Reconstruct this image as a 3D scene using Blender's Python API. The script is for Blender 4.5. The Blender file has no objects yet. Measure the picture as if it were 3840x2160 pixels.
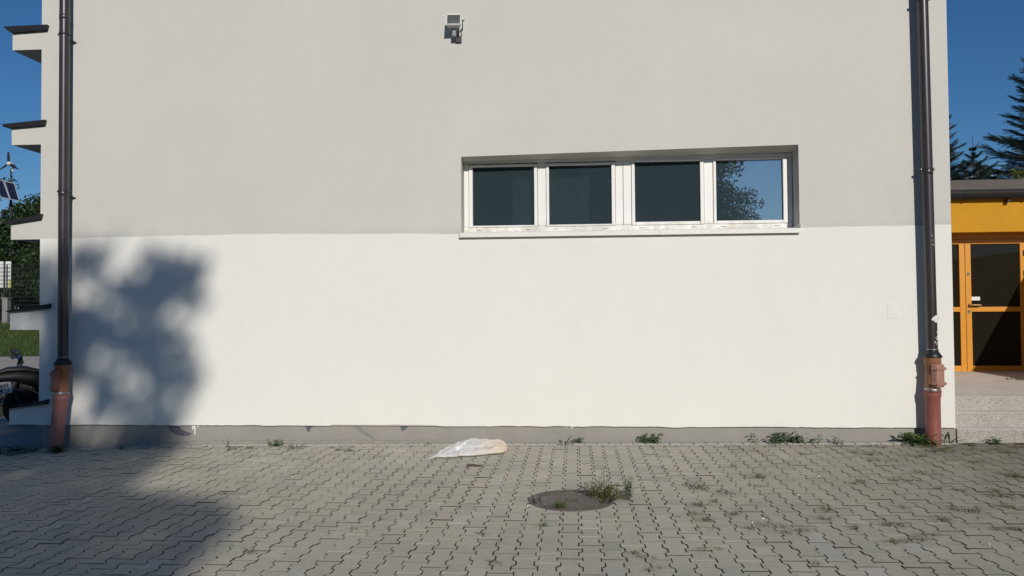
import bpy, bmesh, math, random
from mathutils import Vector, Matrix, Quaternion, noise

sc = bpy.context.scene
COL = sc.collection
PI = math.pi

# ------------------------------------------------------------------ camera
cam_data = bpy.data.cameras.new("camera")
cam = bpy.data.objects.new("camera", cam_data)
COL.objects.link(cam)
cam_data.sensor_width = 36.0
cam_data.lens = 36.0 * 2944.0 / 3840.0
cam_data.clip_start = 0.05
cam_data.clip_end = 3000.0
_r = Vector((0.997313, 0.072868, -0.007615))
_u = Vector((0.009438, -0.024707, 0.99965))
_f = Vector((-0.072654, 0.997036, 0.025329))
m = Matrix(((_r.x, _u.x, -_f.x, 0.0), (_r.y, _u.y, -_f.y, -9.387), (_r.z, _u.z, -_f.z, 1.595), (0, 0, 0, 1)))
cam.matrix_world = m
sc.camera = cam

# ------------------------------------------------------------------ sky, sun, exposure
SUN = Vector((0.27, -1.0, 0.49)).normalized()          # towards the sun
elev = math.asin(SUN.z)
world = bpy.data.worlds.new("World")
sc.world = world
world.use_nodes = True
wn = world.node_tree
for n in list(wn.nodes):
    wn.nodes.remove(n)
sky = wn.nodes.new("ShaderNodeTexSky")
sky.sky_type = 'NISHITA'
sky.sun_disc = False
sky.sun_elevation = elev
sky.sun_rotation = math.atan2(SUN.x, SUN.y)
sky.altitude = 0.0
sky.air_density = 1.0
sky.dust_density = 0.12
sky.ozone_density = 7.0
bg = wn.nodes.new("ShaderNodeBackground")
bg.inputs['Strength'].default_value = 0.062
wo = wn.nodes.new("ShaderNodeOutputWorld")
hs = wn.nodes.new("ShaderNodeHueSaturation")
hs.inputs['Saturation'].default_value = 1.12
wn.links.new(sky.outputs[0], hs.inputs['Color'])
wn.links.new(hs.outputs[0], bg.inputs[0])
wn.links.new(bg.outputs[0], wo.inputs[0])

sl = bpy.data.lights.new("sun", 'SUN')
sl.energy = 3.3
sl.angle = math.radians(0.53)
sl.color = (1.0, 0.945, 0.86)
so = bpy.data.objects.new("sun", sl)
COL.objects.link(so)
so.rotation_euler = SUN.to_track_quat('Z', 'Y').to_euler()
so.location = (5, -20, 15)

vs = sc.view_settings
sc.display_settings.display_device = 'sRGB'
vs.view_transform = 'Standard'
vs.look = 'None'
vs.exposure = 0.0
vs.gamma = 1.0
vs.use_curve_mapping = False
sc.render.film_transparent = False
sc.cycles.max_bounces = 8
sc.cycles.transparent_max_bounces = 24
sc.cycles.caustics_reflective = False
sc.cycles.caustics_refractive = False

# ------------------------------------------------------------------ mesh helper
class MB:
    def __init__(s):
        s.v = []; s.f = []; s.m = []; s.smooth = []
    def add(s, vs_, fs, mat=0, smooth=False):
        b = len(s.v)
        s.v.extend([tuple(x) for x in vs_])
        for f in fs:
            s.f.append(tuple(i + b for i in f)); s.m.append(mat); s.smooth.append(smooth)
    def box(s, a, b, mat=0):
        x0, y0, z0 = a; x1, y1, z1 = b
        s.add([(x0,y0,z0),(x1,y0,z0),(x1,y1,z0),(x0,y1,z0),(x0,y0,z1),(x1,y0,z1),(x1,y1,z1),(x0,y1,z1)],
              [(0,3,2,1),(4,5,6,7),(0,1,5,4),(1,2,6,5),(2,3,7,6),(3,0,4,7)], mat)
        return s
    def bevbox(s, a, b, r=0.006, mat=0):
        bm = bmesh.new()
        bmesh.ops.create_cube(bm, size=1.0)
        for v in bm.verts:
            v.co = Vector([(a[i]+b[i])/2 + v.co[i]*(b[i]-a[i]) for i in range(3)])
        bmesh.ops.bevel(bm, geom=bm.edges[:], offset=r, segments=2, affect='EDGES', profile=0.5)
        bm.verts.index_update()
        s.add([v.co[:] for v in bm.verts], [[v.index for v in f.verts] for f in bm.faces], mat)
        bm.free(); return s
    def quad(s, a, b, c, d, mat=0):
        s.add([a, b, c, d], [(0,1,2,3)], mat); return s
    def prism(s, poly, axis, lo, hi, mat=0):
        # poly: 2D points in the plane perpendicular to axis (x: (y,z), y: (x,z), z: (x,y))
        def P(p, t):
            return (t,p[0],p[1]) if axis=='x' else (p[0],t,p[1]) if axis=='y' else (p[0],p[1],t)
        n = len(poly)
        vs_ = [P(p,lo) for p in poly] + [P(p,hi) for p in poly]
        fs = [tuple(range(n)), tuple(range(2*n-1,n-1,-1))]
        fs += [((i+1)%n, i, n+i, n+(i+1)%n) for i in range(n)]
        s.add(vs_, fs, mat); return s
    def tube(s, path, rad, seg=12, mat=0, cap=True, smooth=True, flat=None):
        path = [Vector(p) for p in path]
        if not isinstance(rad, (list, tuple)): rad = [rad]*len(path)
        vs_ = []; up = None
        for i, p in enumerate(path):
            d = (path[min(i+1,len(path)-1)] - path[max(i-1,0)])
            if d.length < 1e-9: d = Vector((0,0,1))
            d.normalize()
            if up is None:
                ref = Vector((0,0,1)) if abs(d.z) < 0.9 else Vector((0,1,0))
                up = (ref - d*ref.dot(d)).normalized()
            else:
                up = (up - d*up.dot(d))
                up = up.normalized() if up.length > 1e-6 else Vector((1,0,0))
            sd = d.cross(up)
            for k in range(seg):
                a = 2*PI*k/seg
                vs_.append(p + up*(math.cos(a)*rad[i]) + sd*(math.sin(a)*rad[i]*(flat or 1)))
        fs = []
        for i in range(len(path)-1):
            for k in range(seg):
                k2 = (k+1)%seg
                fs.append((i*seg+k, i*seg+k2, (i+1)*seg+k2, (i+1)*seg+k))
        s.add(vs_, fs, mat, smooth)
        if cap:
            n = len(path)
            s.add([vs_[k] for k in range(seg)], [tuple(range(seg-1,-1,-1))], mat)
            s.add([vs_[(n-1)*seg+k] for k in range(seg)], [tuple(range(seg))], mat)
        return s
    def lathe(s, prof, o=(0,0,0), axis=(0,0,1), seg=28, mat=0, smooth=True):
        o = Vector(o); ax = Vector(axis).normalized()
        ref = Vector((1,0,0)) if abs(ax.x) < 0.9 else Vector((0,1,0))
        u = (ref - ax*ref.dot(ax)).normalized(); w = ax.cross(u)
        vs_ = []
        for r, h in prof:
            for k in range(seg):
                a = 2*PI*k/seg
                vs_.append(o + ax*h + (u*math.cos(a)+w*math.sin(a))*r)
        fs = [(i*seg+k, i*seg+(k+1)%seg, (i+1)*seg+(k+1)%seg, (i+1)*seg+k) for i in range(len(prof)-1) for k in range(seg)]
        s.add(vs_, fs, mat, smooth)
        if prof[0][0] > 1e-6: s.add(vs_[:seg], [tuple(range(seg-1,-1,-1))], mat)
        if prof[-1][0] > 1e-6: s.add(vs_[-seg:], [tuple(range(seg))], mat)
        return s
    def ball(s, c, r, seg=12, rings=8, mat=0, sc_=(1,1,1)):
        c = Vector(c)
        vs_ = [c + Vector((0,0,r*sc_[2]))]
        for i in range(1, rings):
            t = PI*i/rings
            for k in range(seg):
                a = 2*PI*k/seg
                vs_.append(c + Vector((r*sc_[0]*math.sin(t)*math.cos(a), r*sc_[1]*math.sin(t)*math.sin(a), r*sc_[2]*math.cos(t))))
        vs_.append(c - Vector((0,0,r*sc_[2])))
        fs = [(0, 1+k, 1+(k+1)%seg) for k in range(seg)]
        for i in range(rings-2):
            for k in range(seg):
                a = 1+i*seg
                fs.append((a+k, a+seg+k, a+seg+(k+1)%seg, a+(k+1)%seg))
        e = len(vs_)-1; a = 1+(rings-2)*seg
        fs += [(e, a+(k+1)%seg, a+k) for k in range(seg)]
        s.add(vs_, fs, mat, True); return s
    def mesh(s, name, mats, off=(0,0,0)):
        me = bpy.data.meshes.new(name)
        ox, oy, oz = off
        me.from_pydata([(x-ox,y-oy,z-oz) for x,y,z in s.v], [], s.f)
        if not isinstance(mats, (list, tuple)): mats = [mats]
        for mt in mats: me.materials.append(mt)
        me.polygons.foreach_set("material_index", s.m)
        me.polygons.foreach_set("use_smooth", s.smooth)
        me.update()
        return me

ROOT = {}                                  # object -> base point its meshes are written from
def thing(name, label=None, cat=None, loc=(0,0,0), group=None, kind=None):
    o = bpy.data.objects.new(name, None); COL.objects.link(o)
    o.empty_display_size = 0.2
    o.location = loc; ROOT[o.name] = Vector(loc)
    tag(o, label, cat, group, kind); return o
def tag(o, label=None, cat=None, group=None, kind=None):
    if label: o['label'] = label
    if cat: o['category'] = cat
    if group: o['group'] = group
    if kind: o['kind'] = kind
    return o
def part(name, mb, mats, parent=None, kind=None, label=None, loc=None):
    """world-space geometry in mb; child of parent when given"""
    if parent is not None: off = ROOT[parent.name]
    else: off = Vector(loc) if loc is not None else Vector((0,0,0))
    me = mb.mesh(name, mats, off)
    o = bpy.data.objects.new(name, me); COL.objects.link(o)
    if parent is not None: o.parent = parent
    else: o.location = off
    ROOT[o.name] = off
    if kind: o['kind'] = kind
    if label: o['label'] = label
    return o
def islands(name, mb, mats, parent):
    """each unconnected piece of mb becomes a part of its own"""
    par = list(range(len(mb.v)))
    def find(a):
        while par[a] != a: par[a] = par[par[a]]; a = par[a]
        return a
    for f in mb.f:
        for q in f[1:]: par[find(q)] = find(f[0])
    grp = {}
    for i, f in enumerate(mb.f): grp.setdefault(find(f[0]), []).append(i)
    for fs in grp.values():
        idx = {}; n = MB()
        for i in fs:
            for q in mb.f[i]:
                if q not in idx: idx[q] = len(n.v); n.v.append(mb.v[q])
            n.f.append(tuple(idx[q] for q in mb.f[i])); n.m.append(mb.m[i]); n.smooth.append(mb.smooth[i])
        part(name, n, mats, parent)
def dup(root, loc, rotz=0.0, scale=1.0, label=None):
    r = root.copy(); COL.objects.link(r); r.location = loc; r.rotation_euler = (0,0,rotz); r.scale = (scale,)*3
    if label: r['label'] = label
    for ch in list(root.children):
        c = ch.copy(); COL.objects.link(c); c.parent = r
        for g in ch.children:
            d = g.copy(); COL.objects.link(d); d.parent = c
    return r

def sm(a, b, x):
    t = max(0.0, min(1.0, (x-a)/(b-a))); return t*t*(3-2*t)
def gz(x, y):                              # paving level: falls gently to the left
    return 0.0071*(x-2) - 0.0008*y - 0.05*sm(-4.0, -6.3, x)

# ------------------------------------------------------------------ materials
def hexc(h):
    c = [int(h[i:i+2],16)/255 for i in (0,2,4)]
    return tuple((x/12.92 if x <= .04045 else ((x+.055)/1.055)**2.4) for x in c) + (1,)
class NT:
    def __init__(s, name):
        s.mat = bpy.data.materials.new(name); s.mat.use_nodes = True
        s.t = s.mat.node_tree
        s.p = s.t.nodes["Principled BSDF"]; s.out = s.t.nodes["Material Output"]
    def n(s, typ, **kw):
        nd = s.t.nodes.new(typ)
        for k, v in kw.items():
            if k.startswith('i_'):
                key = k[2:]; key = int(key) if key.isdigit() else key.replace('_', ' ')
                nd.inputs[key].default_value = v
            else: setattr(nd, k, v)
        return nd
    def l(s, a, b): s.t.links.new(a, b)
    def obj(s): return s.n("ShaderNodeTexCoord").outputs['Object']
    def pos(s): return s.n("ShaderNodeNewGeometry").outputs['Position']
    def noise(s, vec, scale, detail=4, rough=0.55, out='Fac'):
        nd = s.n("ShaderNodeTexNoise", i_Scale=scale, i_Detail=detail, i_Roughness=rough)
        s.l(vec, nd.inputs['Vector']); return nd.outputs[out]
    def mapr(s, v, a, b, c, d):
        nd = s.n("ShaderNodeMapRange"); 
        for i, x in enumerate((a,b,c,d)): nd.inputs[1+i].default_value = x
        s.l(v, nd.inputs[0]); return nd.outputs[0]
    def mix(s, fac, a, b, mode='MIX'):
        nd = s.n("ShaderNodeMix", data_type='RGBA', blend_type=mode)
        for sock, v in ((nd.inputs[0], fac), (nd.inputs[6], a), (nd.inputs[7], b)):
            if hasattr(v, 'links') or isinstance(v, bpy.types.NodeSocket): s.l(v, sock)
            else: sock.default_value = v
        return nd.outputs[2]
    def math(s, op, a, b=None, clamp=False):
        nd = s.n("ShaderNodeMath", operation=op, use_clamp=clamp)
        for i, v in enumerate((a, b)):
            if v is None: continue
            if isinstance(v, bpy.types.NodeSocket): s.l(v, nd.inputs[i])
            else: nd.inputs[i].default_value = v
        return nd.outputs[0]
    def sep(s, v):
        nd = s.n("ShaderNodeSeparateXYZ"); s.l(v, nd.inputs[0]); return nd.outputs
    def bump(s, h, strength, dist=0.01):
        nd = s.n("ShaderNodeBump", i_Strength=strength, i_Distance=dist)
        s.l(h, nd.inputs['Height']); s.l(nd.outputs[0], s.p.inputs['Normal'])
    def base(s, c):
        if isinstance(c, bpy.types.NodeSocket): s.l(c, s.p.inputs['Base Color'])
        else: s.p.inputs['Base Color'].default_value = c
        return s
    def set(s, rough=None, metal=None, spec=None):
        if rough is not None: s.p.inputs['Roughness'].default_value = rough
        if metal is not None: s.p.inputs['Metallic'].default_value = metal
        if spec is not None: s.p.inputs['Specular IOR Level'].default_value = spec
        return s

def plain(name, col, rough=0.5, metal=0.0, spec=0.5, var=0.12, scale=8.0):
    t = NT(name); v = t.noise(t.pos(), scale, 5)
    d = tuple(c*(1-var*1.4) for c in col[:3])+(1,); b = tuple(min(1,c*(1+var)) for c in col[:3])+(1,)
    t.base(t.mix(v, d, b)).set(rough, metal, spec)
    return t.mat
def rgb(r, g, b): return (r, g, b, 1)

def stucco(name, base_, dark, stripe=False):
    t = NT(name); P = t.pos()
    big = t.noise(P, 0.55, 5, 0.6); mid = t.noise(P, 5.0, 4, 0.6); fine = t.noise(P, 220.0, 2, 0.7)
    mp = t.n("ShaderNodeMapping"); mp.inputs['Scale'].default_value = (3.0, 3.0, 0.35); t.l(P, mp.inputs[0])
    streak = t.noise(mp.outputs[0], 1.2, 5, 0.65)
    c = t.mix(t.mapr(big, .35, .68, 0, 1), dark, base_)
    c = t.mix(t.mapr(streak, .45, .75, 0, .14), c, tuple(x*.93 for x in dark[:3])+(1,))
    c = t.mix(t.mapr(mid, .3, .7, .0, .22), c, tuple(min(1, x*1.05) for x in base_[:3])+(1,))
    c = t.mix(t.mapr(fine, .3, .7, 0, .16), c, tuple(x*.8 for x in dark[:3])+(1,))
    if stripe:                              # grime left along the edge of the newer paint
        z = t.sep(P)[2]; w = t.noise(P, 1.6, 5, .7)
        zz = t.math('ADD', z, t.math('MULTIPLY', t.math('SUBTRACT', w, .5), .10))
        f = t.math('MULTIPLY', t.mapr(zz, 2.50, 2.60, 1, 0), t.mapr(t.noise(P, .7, 3), .42, .62, .05, .75))
        c = t.mix(f, c, tuple(x*.80 for x in dark[:3])+(1,))
    t.base(c).set(.92, 0, .2)
    grit = t.noise(P, 55.0, 3, .7)
    t.bump(t.math('ADD', t.math('ADD', t.math('MULTIPLY', fine, .6), grit), t.math('MULTIPLY', mid, .5)), .4, .004)
    return t.mat

M = {}
M['wall'] = stucco("grey_render", rgb(.622,.604,.556), rgb(.575,.562,.520), True)
M['white'] = stucco("white_masonry_paint", rgb(.80,.785,.735), rgb(.765,.75,.705))
M['ledge'] = M['wall']
def plinth_mat():
    t = NT("plinth_cement"); P = t.pos(); x = t.sep(P)
    n1 = t.noise(P, 2.2, 6, .65); n2 = t.noise(P, 90, 3, .7)
    c = t.mix(t.mapr(n1, .3, .7, 0, 1), rgb(.285,.268,.243), rgb(.345,.325,.297))
    c = t.mix(t.mapr(n2, .3, .7, 0, .3), c, rgb(.24,.225,.205))
    low = t.math('MULTIPLY', t.mapr(x[2], .10, -.06, 0, 1), t.mapr(n1, .35, .6, 0, .55))
    c = t.mix(low, c, rgb(.26,.25,.22))
    t.base(c).set(.95, 0, .15); t.bump(n2, .5, .004); return t.mat
M['plinth'] = plinth_mat()
M['scrape'] = plain("torn_bitumen_coat", rgb(.12,.13,.145), .8, 0, .2, .25, 14)
M['scrape2'] = plain("grey_smear", rgb(.24,.23,.225), .9, 0, .2, .2, 14)
M['mortar'] = plain("mortar_fillet", rgb(.29,.27,.235), .95, 0, .2, .25, 20)

def paver_mat():
    t = NT("concrete_paver"); P = t.pos()
    gi = t.n("ShaderNodeNewGeometry").outputs['Random Per Island']
    oi = t.n("ShaderNodeObjectInfo").outputs['Random']
    r = t.math('FRACT', t.math('ADD', t.math('MULTIPLY', gi, 7.31), oi))
    r2 = t.math('FRACT', t.math('MULTIPLY', r, 13.7)); r3 = t.math('FRACT', t.math('MULTIPLY', r, 57.1))
    c = t.mix(r, rgb(.485,.465,.368), rgb(.545,.490,.392))          # greenish to pinkish grey
    c = t.mix(t.mapr(r2, .82, 1., 0, .55), c, rgb(.33,.32,.29))       # the odd darker stone
    c = t.mix(t.mapr(r3, .86, 1., 0, .5), c, rgb(.62,.60,.54))       # and paler
    sp = t.noise(P, 420, 2, .8); md = t.noise(P, 28, 5, .7); bg_ = t.noise(P, .8, 5, .6)
    c = t.mix(t.mapr(sp, .38, .62, .28, 0), c, rgb(.20,.19,.17))
    c = t.mix(t.mapr(md, .45, .72, 0, .38), c, rgb(.30,.285,.245))
    c = t.mix(t.mapr(bg_, .40, .66, 0, .35), c, rgb(.31,.295,.25))
    st = t.noise(P, 3.3, 6, .75)
    c = t.mix(t.mapr(st, .62, .74, 0, .4), c, rgb(.24,.225,.185))
    x = t.sep(P)                                                    # soil and moss worked in near the entrance
    w = t.math('ADD', x[0], t.math('MULTIPLY', t.math('SUBTRACT', t.noise(P, 1.4, 5, .7), .5), 3.5))
    yy = t.mapr(x[1], -4.2, -.4, .5, 1)
    c = t.mix(t.math('MULTIPLY', t.mapr(w, 1.0, 4.6, 0, .86), yy), c, rgb(.20,.185,.14))
    t.base(c).set(.9, 0, .25)
    t.bump(t.math('ADD', t.math('MULTIPLY', sp, .6), md), .5, .004)
    return t.mat
M['paver'] = paver_mat()
M['edging'] = plain("pale_edging_concrete", rgb(.43,.41,.365), .9, 0, .2, .2, 30)
def soil_mat():
    t = NT("joint_sand"); P = t.pos()
    a = t.noise(P, 3.5, 6, .7); b = t.noise(P, 160, 3, .8)
    c = t.mix(t.mapr(a, .35, .65, 0, 1), rgb(.058,.051,.038), rgb(.115,.10,.073))
    c = t.mix(t.mapr(b, .3, .7, 0, .6), c, rgb(.05,.045,.035))
    t.base(c).set(1, 0, .1); t.bump(b, .8, .01); return t.mat
M['soil'] = soil_mat()
def ground_mat():
    t = NT("bare_ground"); P = t.pos()
    a = t.noise(P, .35, 6, .7); b = t.noise(P, 14, 4, .8)
    c = t.mix(t.mapr(a, .4, .6, 0, 1), rgb(.15,.125,.08), rgb(.075,.10,.03))
    c = t.mix(t.mapr(b, .35, .65, 0, .6), c, rgb(.06,.07,.025))
    t.base(c).set(1, 0, .1); t.bump(b, .8, .05); return t.mat
M['ground'] = ground_mat()
def path_mat():
    t = NT("path_concrete"); P = t.pos()
    a = t.noise(P, .6, 6, .65); b = t.noise(P, 60, 3, .8)
    c = t.mix(t.mapr(a, .35, .65, 0, 1), rgb(.36,.34,.30), rgb(.43,.40,.35))
    c = t.mix(t.mapr(b, .35, .65, 0, .4), c, rgb(.26,.25,.22))
    t.base(c).set(.95, 0, .15); return t.mat
M['path'] = path_mat()
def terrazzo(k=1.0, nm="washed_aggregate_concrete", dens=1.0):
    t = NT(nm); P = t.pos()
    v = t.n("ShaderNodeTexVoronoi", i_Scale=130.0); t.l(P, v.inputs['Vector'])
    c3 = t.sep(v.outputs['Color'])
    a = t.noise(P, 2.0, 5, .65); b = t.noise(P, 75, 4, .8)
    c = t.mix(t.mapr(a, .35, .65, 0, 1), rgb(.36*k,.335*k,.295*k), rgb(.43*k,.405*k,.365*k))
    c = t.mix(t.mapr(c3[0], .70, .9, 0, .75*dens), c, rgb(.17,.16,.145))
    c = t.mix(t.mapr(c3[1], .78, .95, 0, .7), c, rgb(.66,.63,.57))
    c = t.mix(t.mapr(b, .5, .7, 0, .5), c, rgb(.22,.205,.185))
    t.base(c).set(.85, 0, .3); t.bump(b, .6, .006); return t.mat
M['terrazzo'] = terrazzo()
M['tread'] = terrazzo(1.8, "brightened_tread_concrete", .55)  # brightness put into the colour: flat tops lifted to match the sunlit risers
def pvc():
    t = NT("white_pvc"); P = t.pos()
    a = t.noise(P, 6, 6, .7); z = t.sep(P)[2]
    d = t.math('MULTIPLY', t.mapr(z, 2.68, 2.55, 0, 1), t.mapr(a, .45, .62, 0, .6))
    c = t.mix(d, rgb(.80,.79,.76), rgb(.42,.37,.29))
    t.base(c).set(.35, 0, .5); return t.mat
M['pvc'] = pvc()
M['sill'] = plain("white_sill_sheet", rgb(.78,.765,.72), .35, 0, .5, .08, 6)
M['seal'] = plain("black_gasket", rgb(.03,.03,.03), .6)
M['reveal'] = stucco("reveal_render", rgb(.622,.604,.556), rgb(.575,.562,.520))
def glass_mat(name, tint, refl, rc=(1,1,1,1), film=0.0, fc=(.40,.63,.74,1)):
    t = NT(name); t.t.nodes.remove(t.p)
    tr = t.n("ShaderNodeBsdfTransparent"); tr.inputs[0].default_value = tint
    gl = t.n("ShaderNodeBsdfGlossy", i_Roughness=0.0); gl.inputs[0].default_value = rc
    fr = t.n("ShaderNodeFresnel", i_IOR=1.5)
    f = t.mapr(fr.outputs[0], .04, 1.0, refl, 1.0)
    df = t.n("ShaderNodeBsdfDiffuse"); df.inputs[0].default_value = fc  # diffuse film colour stands in for reflected and inner light on the panes
    m0 = t.n("ShaderNodeMixShader"); m0.inputs[0].default_value = film; t.l(tr.outputs[0], m0.inputs[1]); t.l(df.outputs[0], m0.inputs[2])
    mx = t.n("ShaderNodeMixShader"); t.l(f, mx.inputs[0]); t.l(m0.outputs[0], mx.inputs[1]); t.l(gl.outputs[0], mx.inputs[2])
    nb = t.noise(t.pos(), 1.1, 2, .5); bp = t.n("ShaderNodeBump", i_Strength=.06, i_Distance=.01)
    t.l(nb, bp.inputs['Height']); t.l(bp.outputs[0], gl.inputs['Normal'])
    t.l(mx.outputs[0], t.out.inputs[0]); return t.mat
M['glass'] = glass_mat("window_glass", (.74,.84,.87,1), .47, film=.115)
M['door_glass'] = glass_mat("door_glass", (.16,.16,.14,1), .02, film=.03, fc=(.5,.47,.33,1))
M['room'] = plain("room_plaster", rgb(.62,.64,.62), .9, 0, .1, .05, 2)
M['room_floor'] = plain("room_floor", rgb(.30,.27,.23), .7, 0, .2, .2, 3)
M['lobby'] = plain("dark_lobby", rgb(.09,.085,.07), .8)
M['added_panel'] = plain("dark_teal_panel", rgb(.050,.068,.066), .9, 0, .1, .05, 2)
def gutter_brown():
    t = NT("brown_coated_steel"); P = t.pos()
    a = t.noise(P, 5, 6, .7); b = t.noise(P, 60, 3, .7)
    c = t.mix(t.mapr(a, .35, .7, 0, 1), rgb(.030,.021,.021), rgb(.044,.031,.031))
    c = t.mix(t.mapr(b, .66, .72, 0, .35), c, rgb(.25,.23,.21))
    t.base(c).set(.33, .0, .6); t.p.inputs['Coat Weight'].default_value = .25; return t.mat
M['brown'] = gutter_brown()
M['cap'] = plain("dark_flashing_sheet", rgb(.020,.018,.019), .45, .2, .5, .25, 6)
M['screw'] = plain("zinc_screw", rgb(.55,.55,.55), .35, .9)
def kg(name, c0, c1, rough=.45):
    t = NT(name); P = t.pos()
    a = t.noise(P, 4, 6, .7); b = t.noise(P, 45, 3, .75)
    c = t.mix(t.mapr(a, .35, .65, 0, 1), c0, c1)
    c = t.mix(t.mapr(b, .68, .73, 0, .5), c, rgb(.5,.42,.38))
    z = t.sep(P)[2]
    c = t.mix(t.math('MULTIPLY', t.mapr(z, .18, -.05, 0, .7), t.mapr(a, .3, .6, .2, 1)), c, rgb(.16,.10,.07))
    t.base(c).set(rough, 0, .45); return t.mat
M['drain'] = kg("red_brown_drain_pipe", rgb(.235,.075,.060), rgb(.285,.095,.078))
M['clean'] = kg("orange_brown_cleanout", rgb(.26,.115,.055), rgb(.31,.14,.07))
M['hatch'] = kg("cleanout_hatch_plastic", rgb(.34,.17,.13), rgb(.40,.22,.17), .38)
M['drain_f'] = kg("faded_pink_drain_pipe", rgb(.30,.125,.11), rgb(.36,.165,.15), .5)
M['hatch_d'] = kg("dark_cleanout_hatch", rgb(.19,.075,.06), rgb(.23,.09,.075), .42)
M['clip'] = plain("steel_band", rgb(.45,.44,.43), .35, .8)
M['droppings'] = plain("white_spatter", rgb(.75,.75,.74), .8)
M['lamp_white'] = plain("white_lamp_enamel", rgb(.66,.68,.67), .4, 0, .5, .06)
M['lamp_glass'] = glass_mat("lamp_glass", (.75,.78,.75,1), .08, film=.5, fc=(.19,.195,.175,1))
M['lamp_in'] = plain("lamp_reflector", rgb(.30,.31,.28), .35, .6, .5, .1, 40)
M['lamp_grey'] = plain("grey_sensor_plastic", rgb(.30,.31,.31), .5)
M['dark_metal'] = plain("dark_metal", rgb(.04,.042,.045), .45, .3)
M['orange'] = plain("orange_facade_paint", rgb(.56,.275,.020), .85, 0, .2, .08, 3)
M['orange_f'] = plain("orange_door_coating", rgb(.66,.285,.028), .4, 0, .5, .06, 5)
M['roof'] = plain("bitumen_roof_sheet", rgb(.15,.125,.11), .85, 0, .2, .25, 5)
M['handle'] = plain("bronze_handle", rgb(.42,.24,.10), .35, .4)
M['steel'] = plain("lock_steel", rgb(.6,.6,.58), .3, .9)
M['paper'] = plain("white_sticker", rgb(.75,.76,.74), .6)
M['iron'] = None
def iron():
    t = NT("rusty_cast_iron"); P = t.pos()
    a = t.noise(P, 9, 6, .75); b = t.noise(P, 120, 3, .8)
    c = t.mix(t.mapr(a, .35, .65, 0, 1), rgb(.095,.083,.072), rgb(.165,.145,.125))
    c = t.mix(t.mapr(b, .45, .7, 0, .6), c, rgb(.07,.058,.048))
    t.base(c).set(.75, .25, .4); t.bump(b, .5, .004); return t.mat
M['iron'] = iron()
M['iron_dirt'] = plain("dirt_in_cover_pattern", rgb(.050,.044,.037), .95, 0, .1, .3, 30)
M['iron_worn'] = plain("worn_iron_studs", rgb(.165,.145,.128), .7, .15, .5, .25, 40)
def bag_mat():
    t = NT("stained_plastic_sack"); P = t.pos(); x = t.sep(P)
    a = t.noise(P, 7, 6, .7); b = t.noise(P, 30, 5, .7)
    f = t.math('ADD', x[0], t.math('MULTIPLY', t.math('SUBTRACT', a, .5), .35))
    c = t.mix(t.mapr(f, -1.15, -.80, 0, .95), rgb(.60,.60,.595), rgb(.70,.58,.45))
    c = t.mix(t.mapr(t.noise(P, 11, 5, .7), .56, .68, 0, .6), c, rgb(.62,.42,.26))
    c = t.mix(t.mapr(b, .55, .75, 0, .2), c, rgb(.52,.48,.43))
    t.base(c).set(.36, 0, .5)
    t.p.inputs['Subsurface Weight'].default_value = 0.0
    t.bump(b, .15, .005); return t.mat
M['bag'] = bag_mat()
M['bag_label'] = plain("white_label_patch", rgb(.84,.84,.84), .35)
def leaf(name, c0, c1, c2=None, trans=.25, rough=.5):
    t = NT(name)
    gi = t.n("ShaderNodeNewGeometry").outputs['Random Per Island']
    c = t.mix(gi, c0, c1)
    if c2: c = t.mix(t.mapr(t.math('FRACT', t.math('MULTIPLY', gi, 17.3)), .75, 1, 0, 1), c, c2)
    t.base(c).set(rough, 0, .35)
    tl = t.n("ShaderNodeBsdfTranslucent"); t.l(c, tl.inputs[0])
    mx = t.n("ShaderNodeMixShader"); mx.inputs[0].default_value = trans
    t.l(t.p.outputs[0], mx.inputs[1]); t.l(tl.outputs[0], mx.inputs[2]); t.l(mx.outputs[0], t.out.inputs[0])
    return t.mat
M['grass_dry'] = leaf("half_dry_grass", rgb(.135,.118,.05), rgb(.20,.165,.08), rgb(.095,.105,.035))
M['grass_brown'] = leaf("brown_dry_grass", rgb(.12,.085,.04), rgb(.17,.125,.06), rgb(.10,.10,.035))
M['grass'] = leaf("green_grass", rgb(.065,.105,.02), rgb(.10,.14,.035), rgb(.15,.14,.05))
M['weed'] = leaf("green_weed_leaf", rgb(.085,.15,.045), rgb(.13,.21,.065))
M['weed_grey'] = leaf("grey_green_weed_leaf", rgb(.08,.125,.065), rgb(.125,.175,.105))
M['weed_dark'] = leaf("dark_weed_leaf", rgb(.065,.08,.035), rgb(.10,.12,.05))
M['weed_red'] = leaf("yellowing_weed_leaf", rgb(.11,.13,.035), rgb(.17,.16,.04), rgb(.16,.07,.04))
M['tree_leaf'] = leaf("broad_leaf_foliage", rgb(.028,.055,.016), rgb(.055,.09,.024))
M['tree_leaf2'] = leaf("deep_green_foliage", rgb(.020,.042,.014), rgb(.042,.07,.022))
M['spruce'] = leaf("spruce_needles", rgb(.022,.045,.034), rgb(.045,.075,.055), None, .1)
M['larch'] = leaf("yellow_green_foliage", rgb(.12,.15,.025), rgb(.20,.19,.03))
M['bark'] = plain("bark", rgb(.085,.065,.05), .95, 0, .1, .35, 9)
M['twig'] = plain("dead_twig", rgb(.09,.07,.05), .9)
M['black'] = plain("black_gloss_bodywork", rgb(.009,.009,.010), .6, 0, .5, .1)
M['rubber'] = plain("tyre_rubber", rgb(.018,.018,.018), .8, 0, .3, .2, 20)
M['seat'] = plain("black_seat_vinyl", rgb(.016,.016,.017), .55)
M['redlens'] = plain("red_lens", rgb(.35,.02,.015), .2)
M['mirror'] = plain("blue_tinted_screen", rgb(.16,.24,.50), .2, .3)
M['plate'] = plain("number_plate_white", rgb(.72,.73,.72), .5)
M['plate_blue'] = plain("number_plate_blue", rgb(.01,.04,.30), .5)
M['ink'] = plain("black_ink", rgb(.012,.012,.012), .6)
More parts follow.
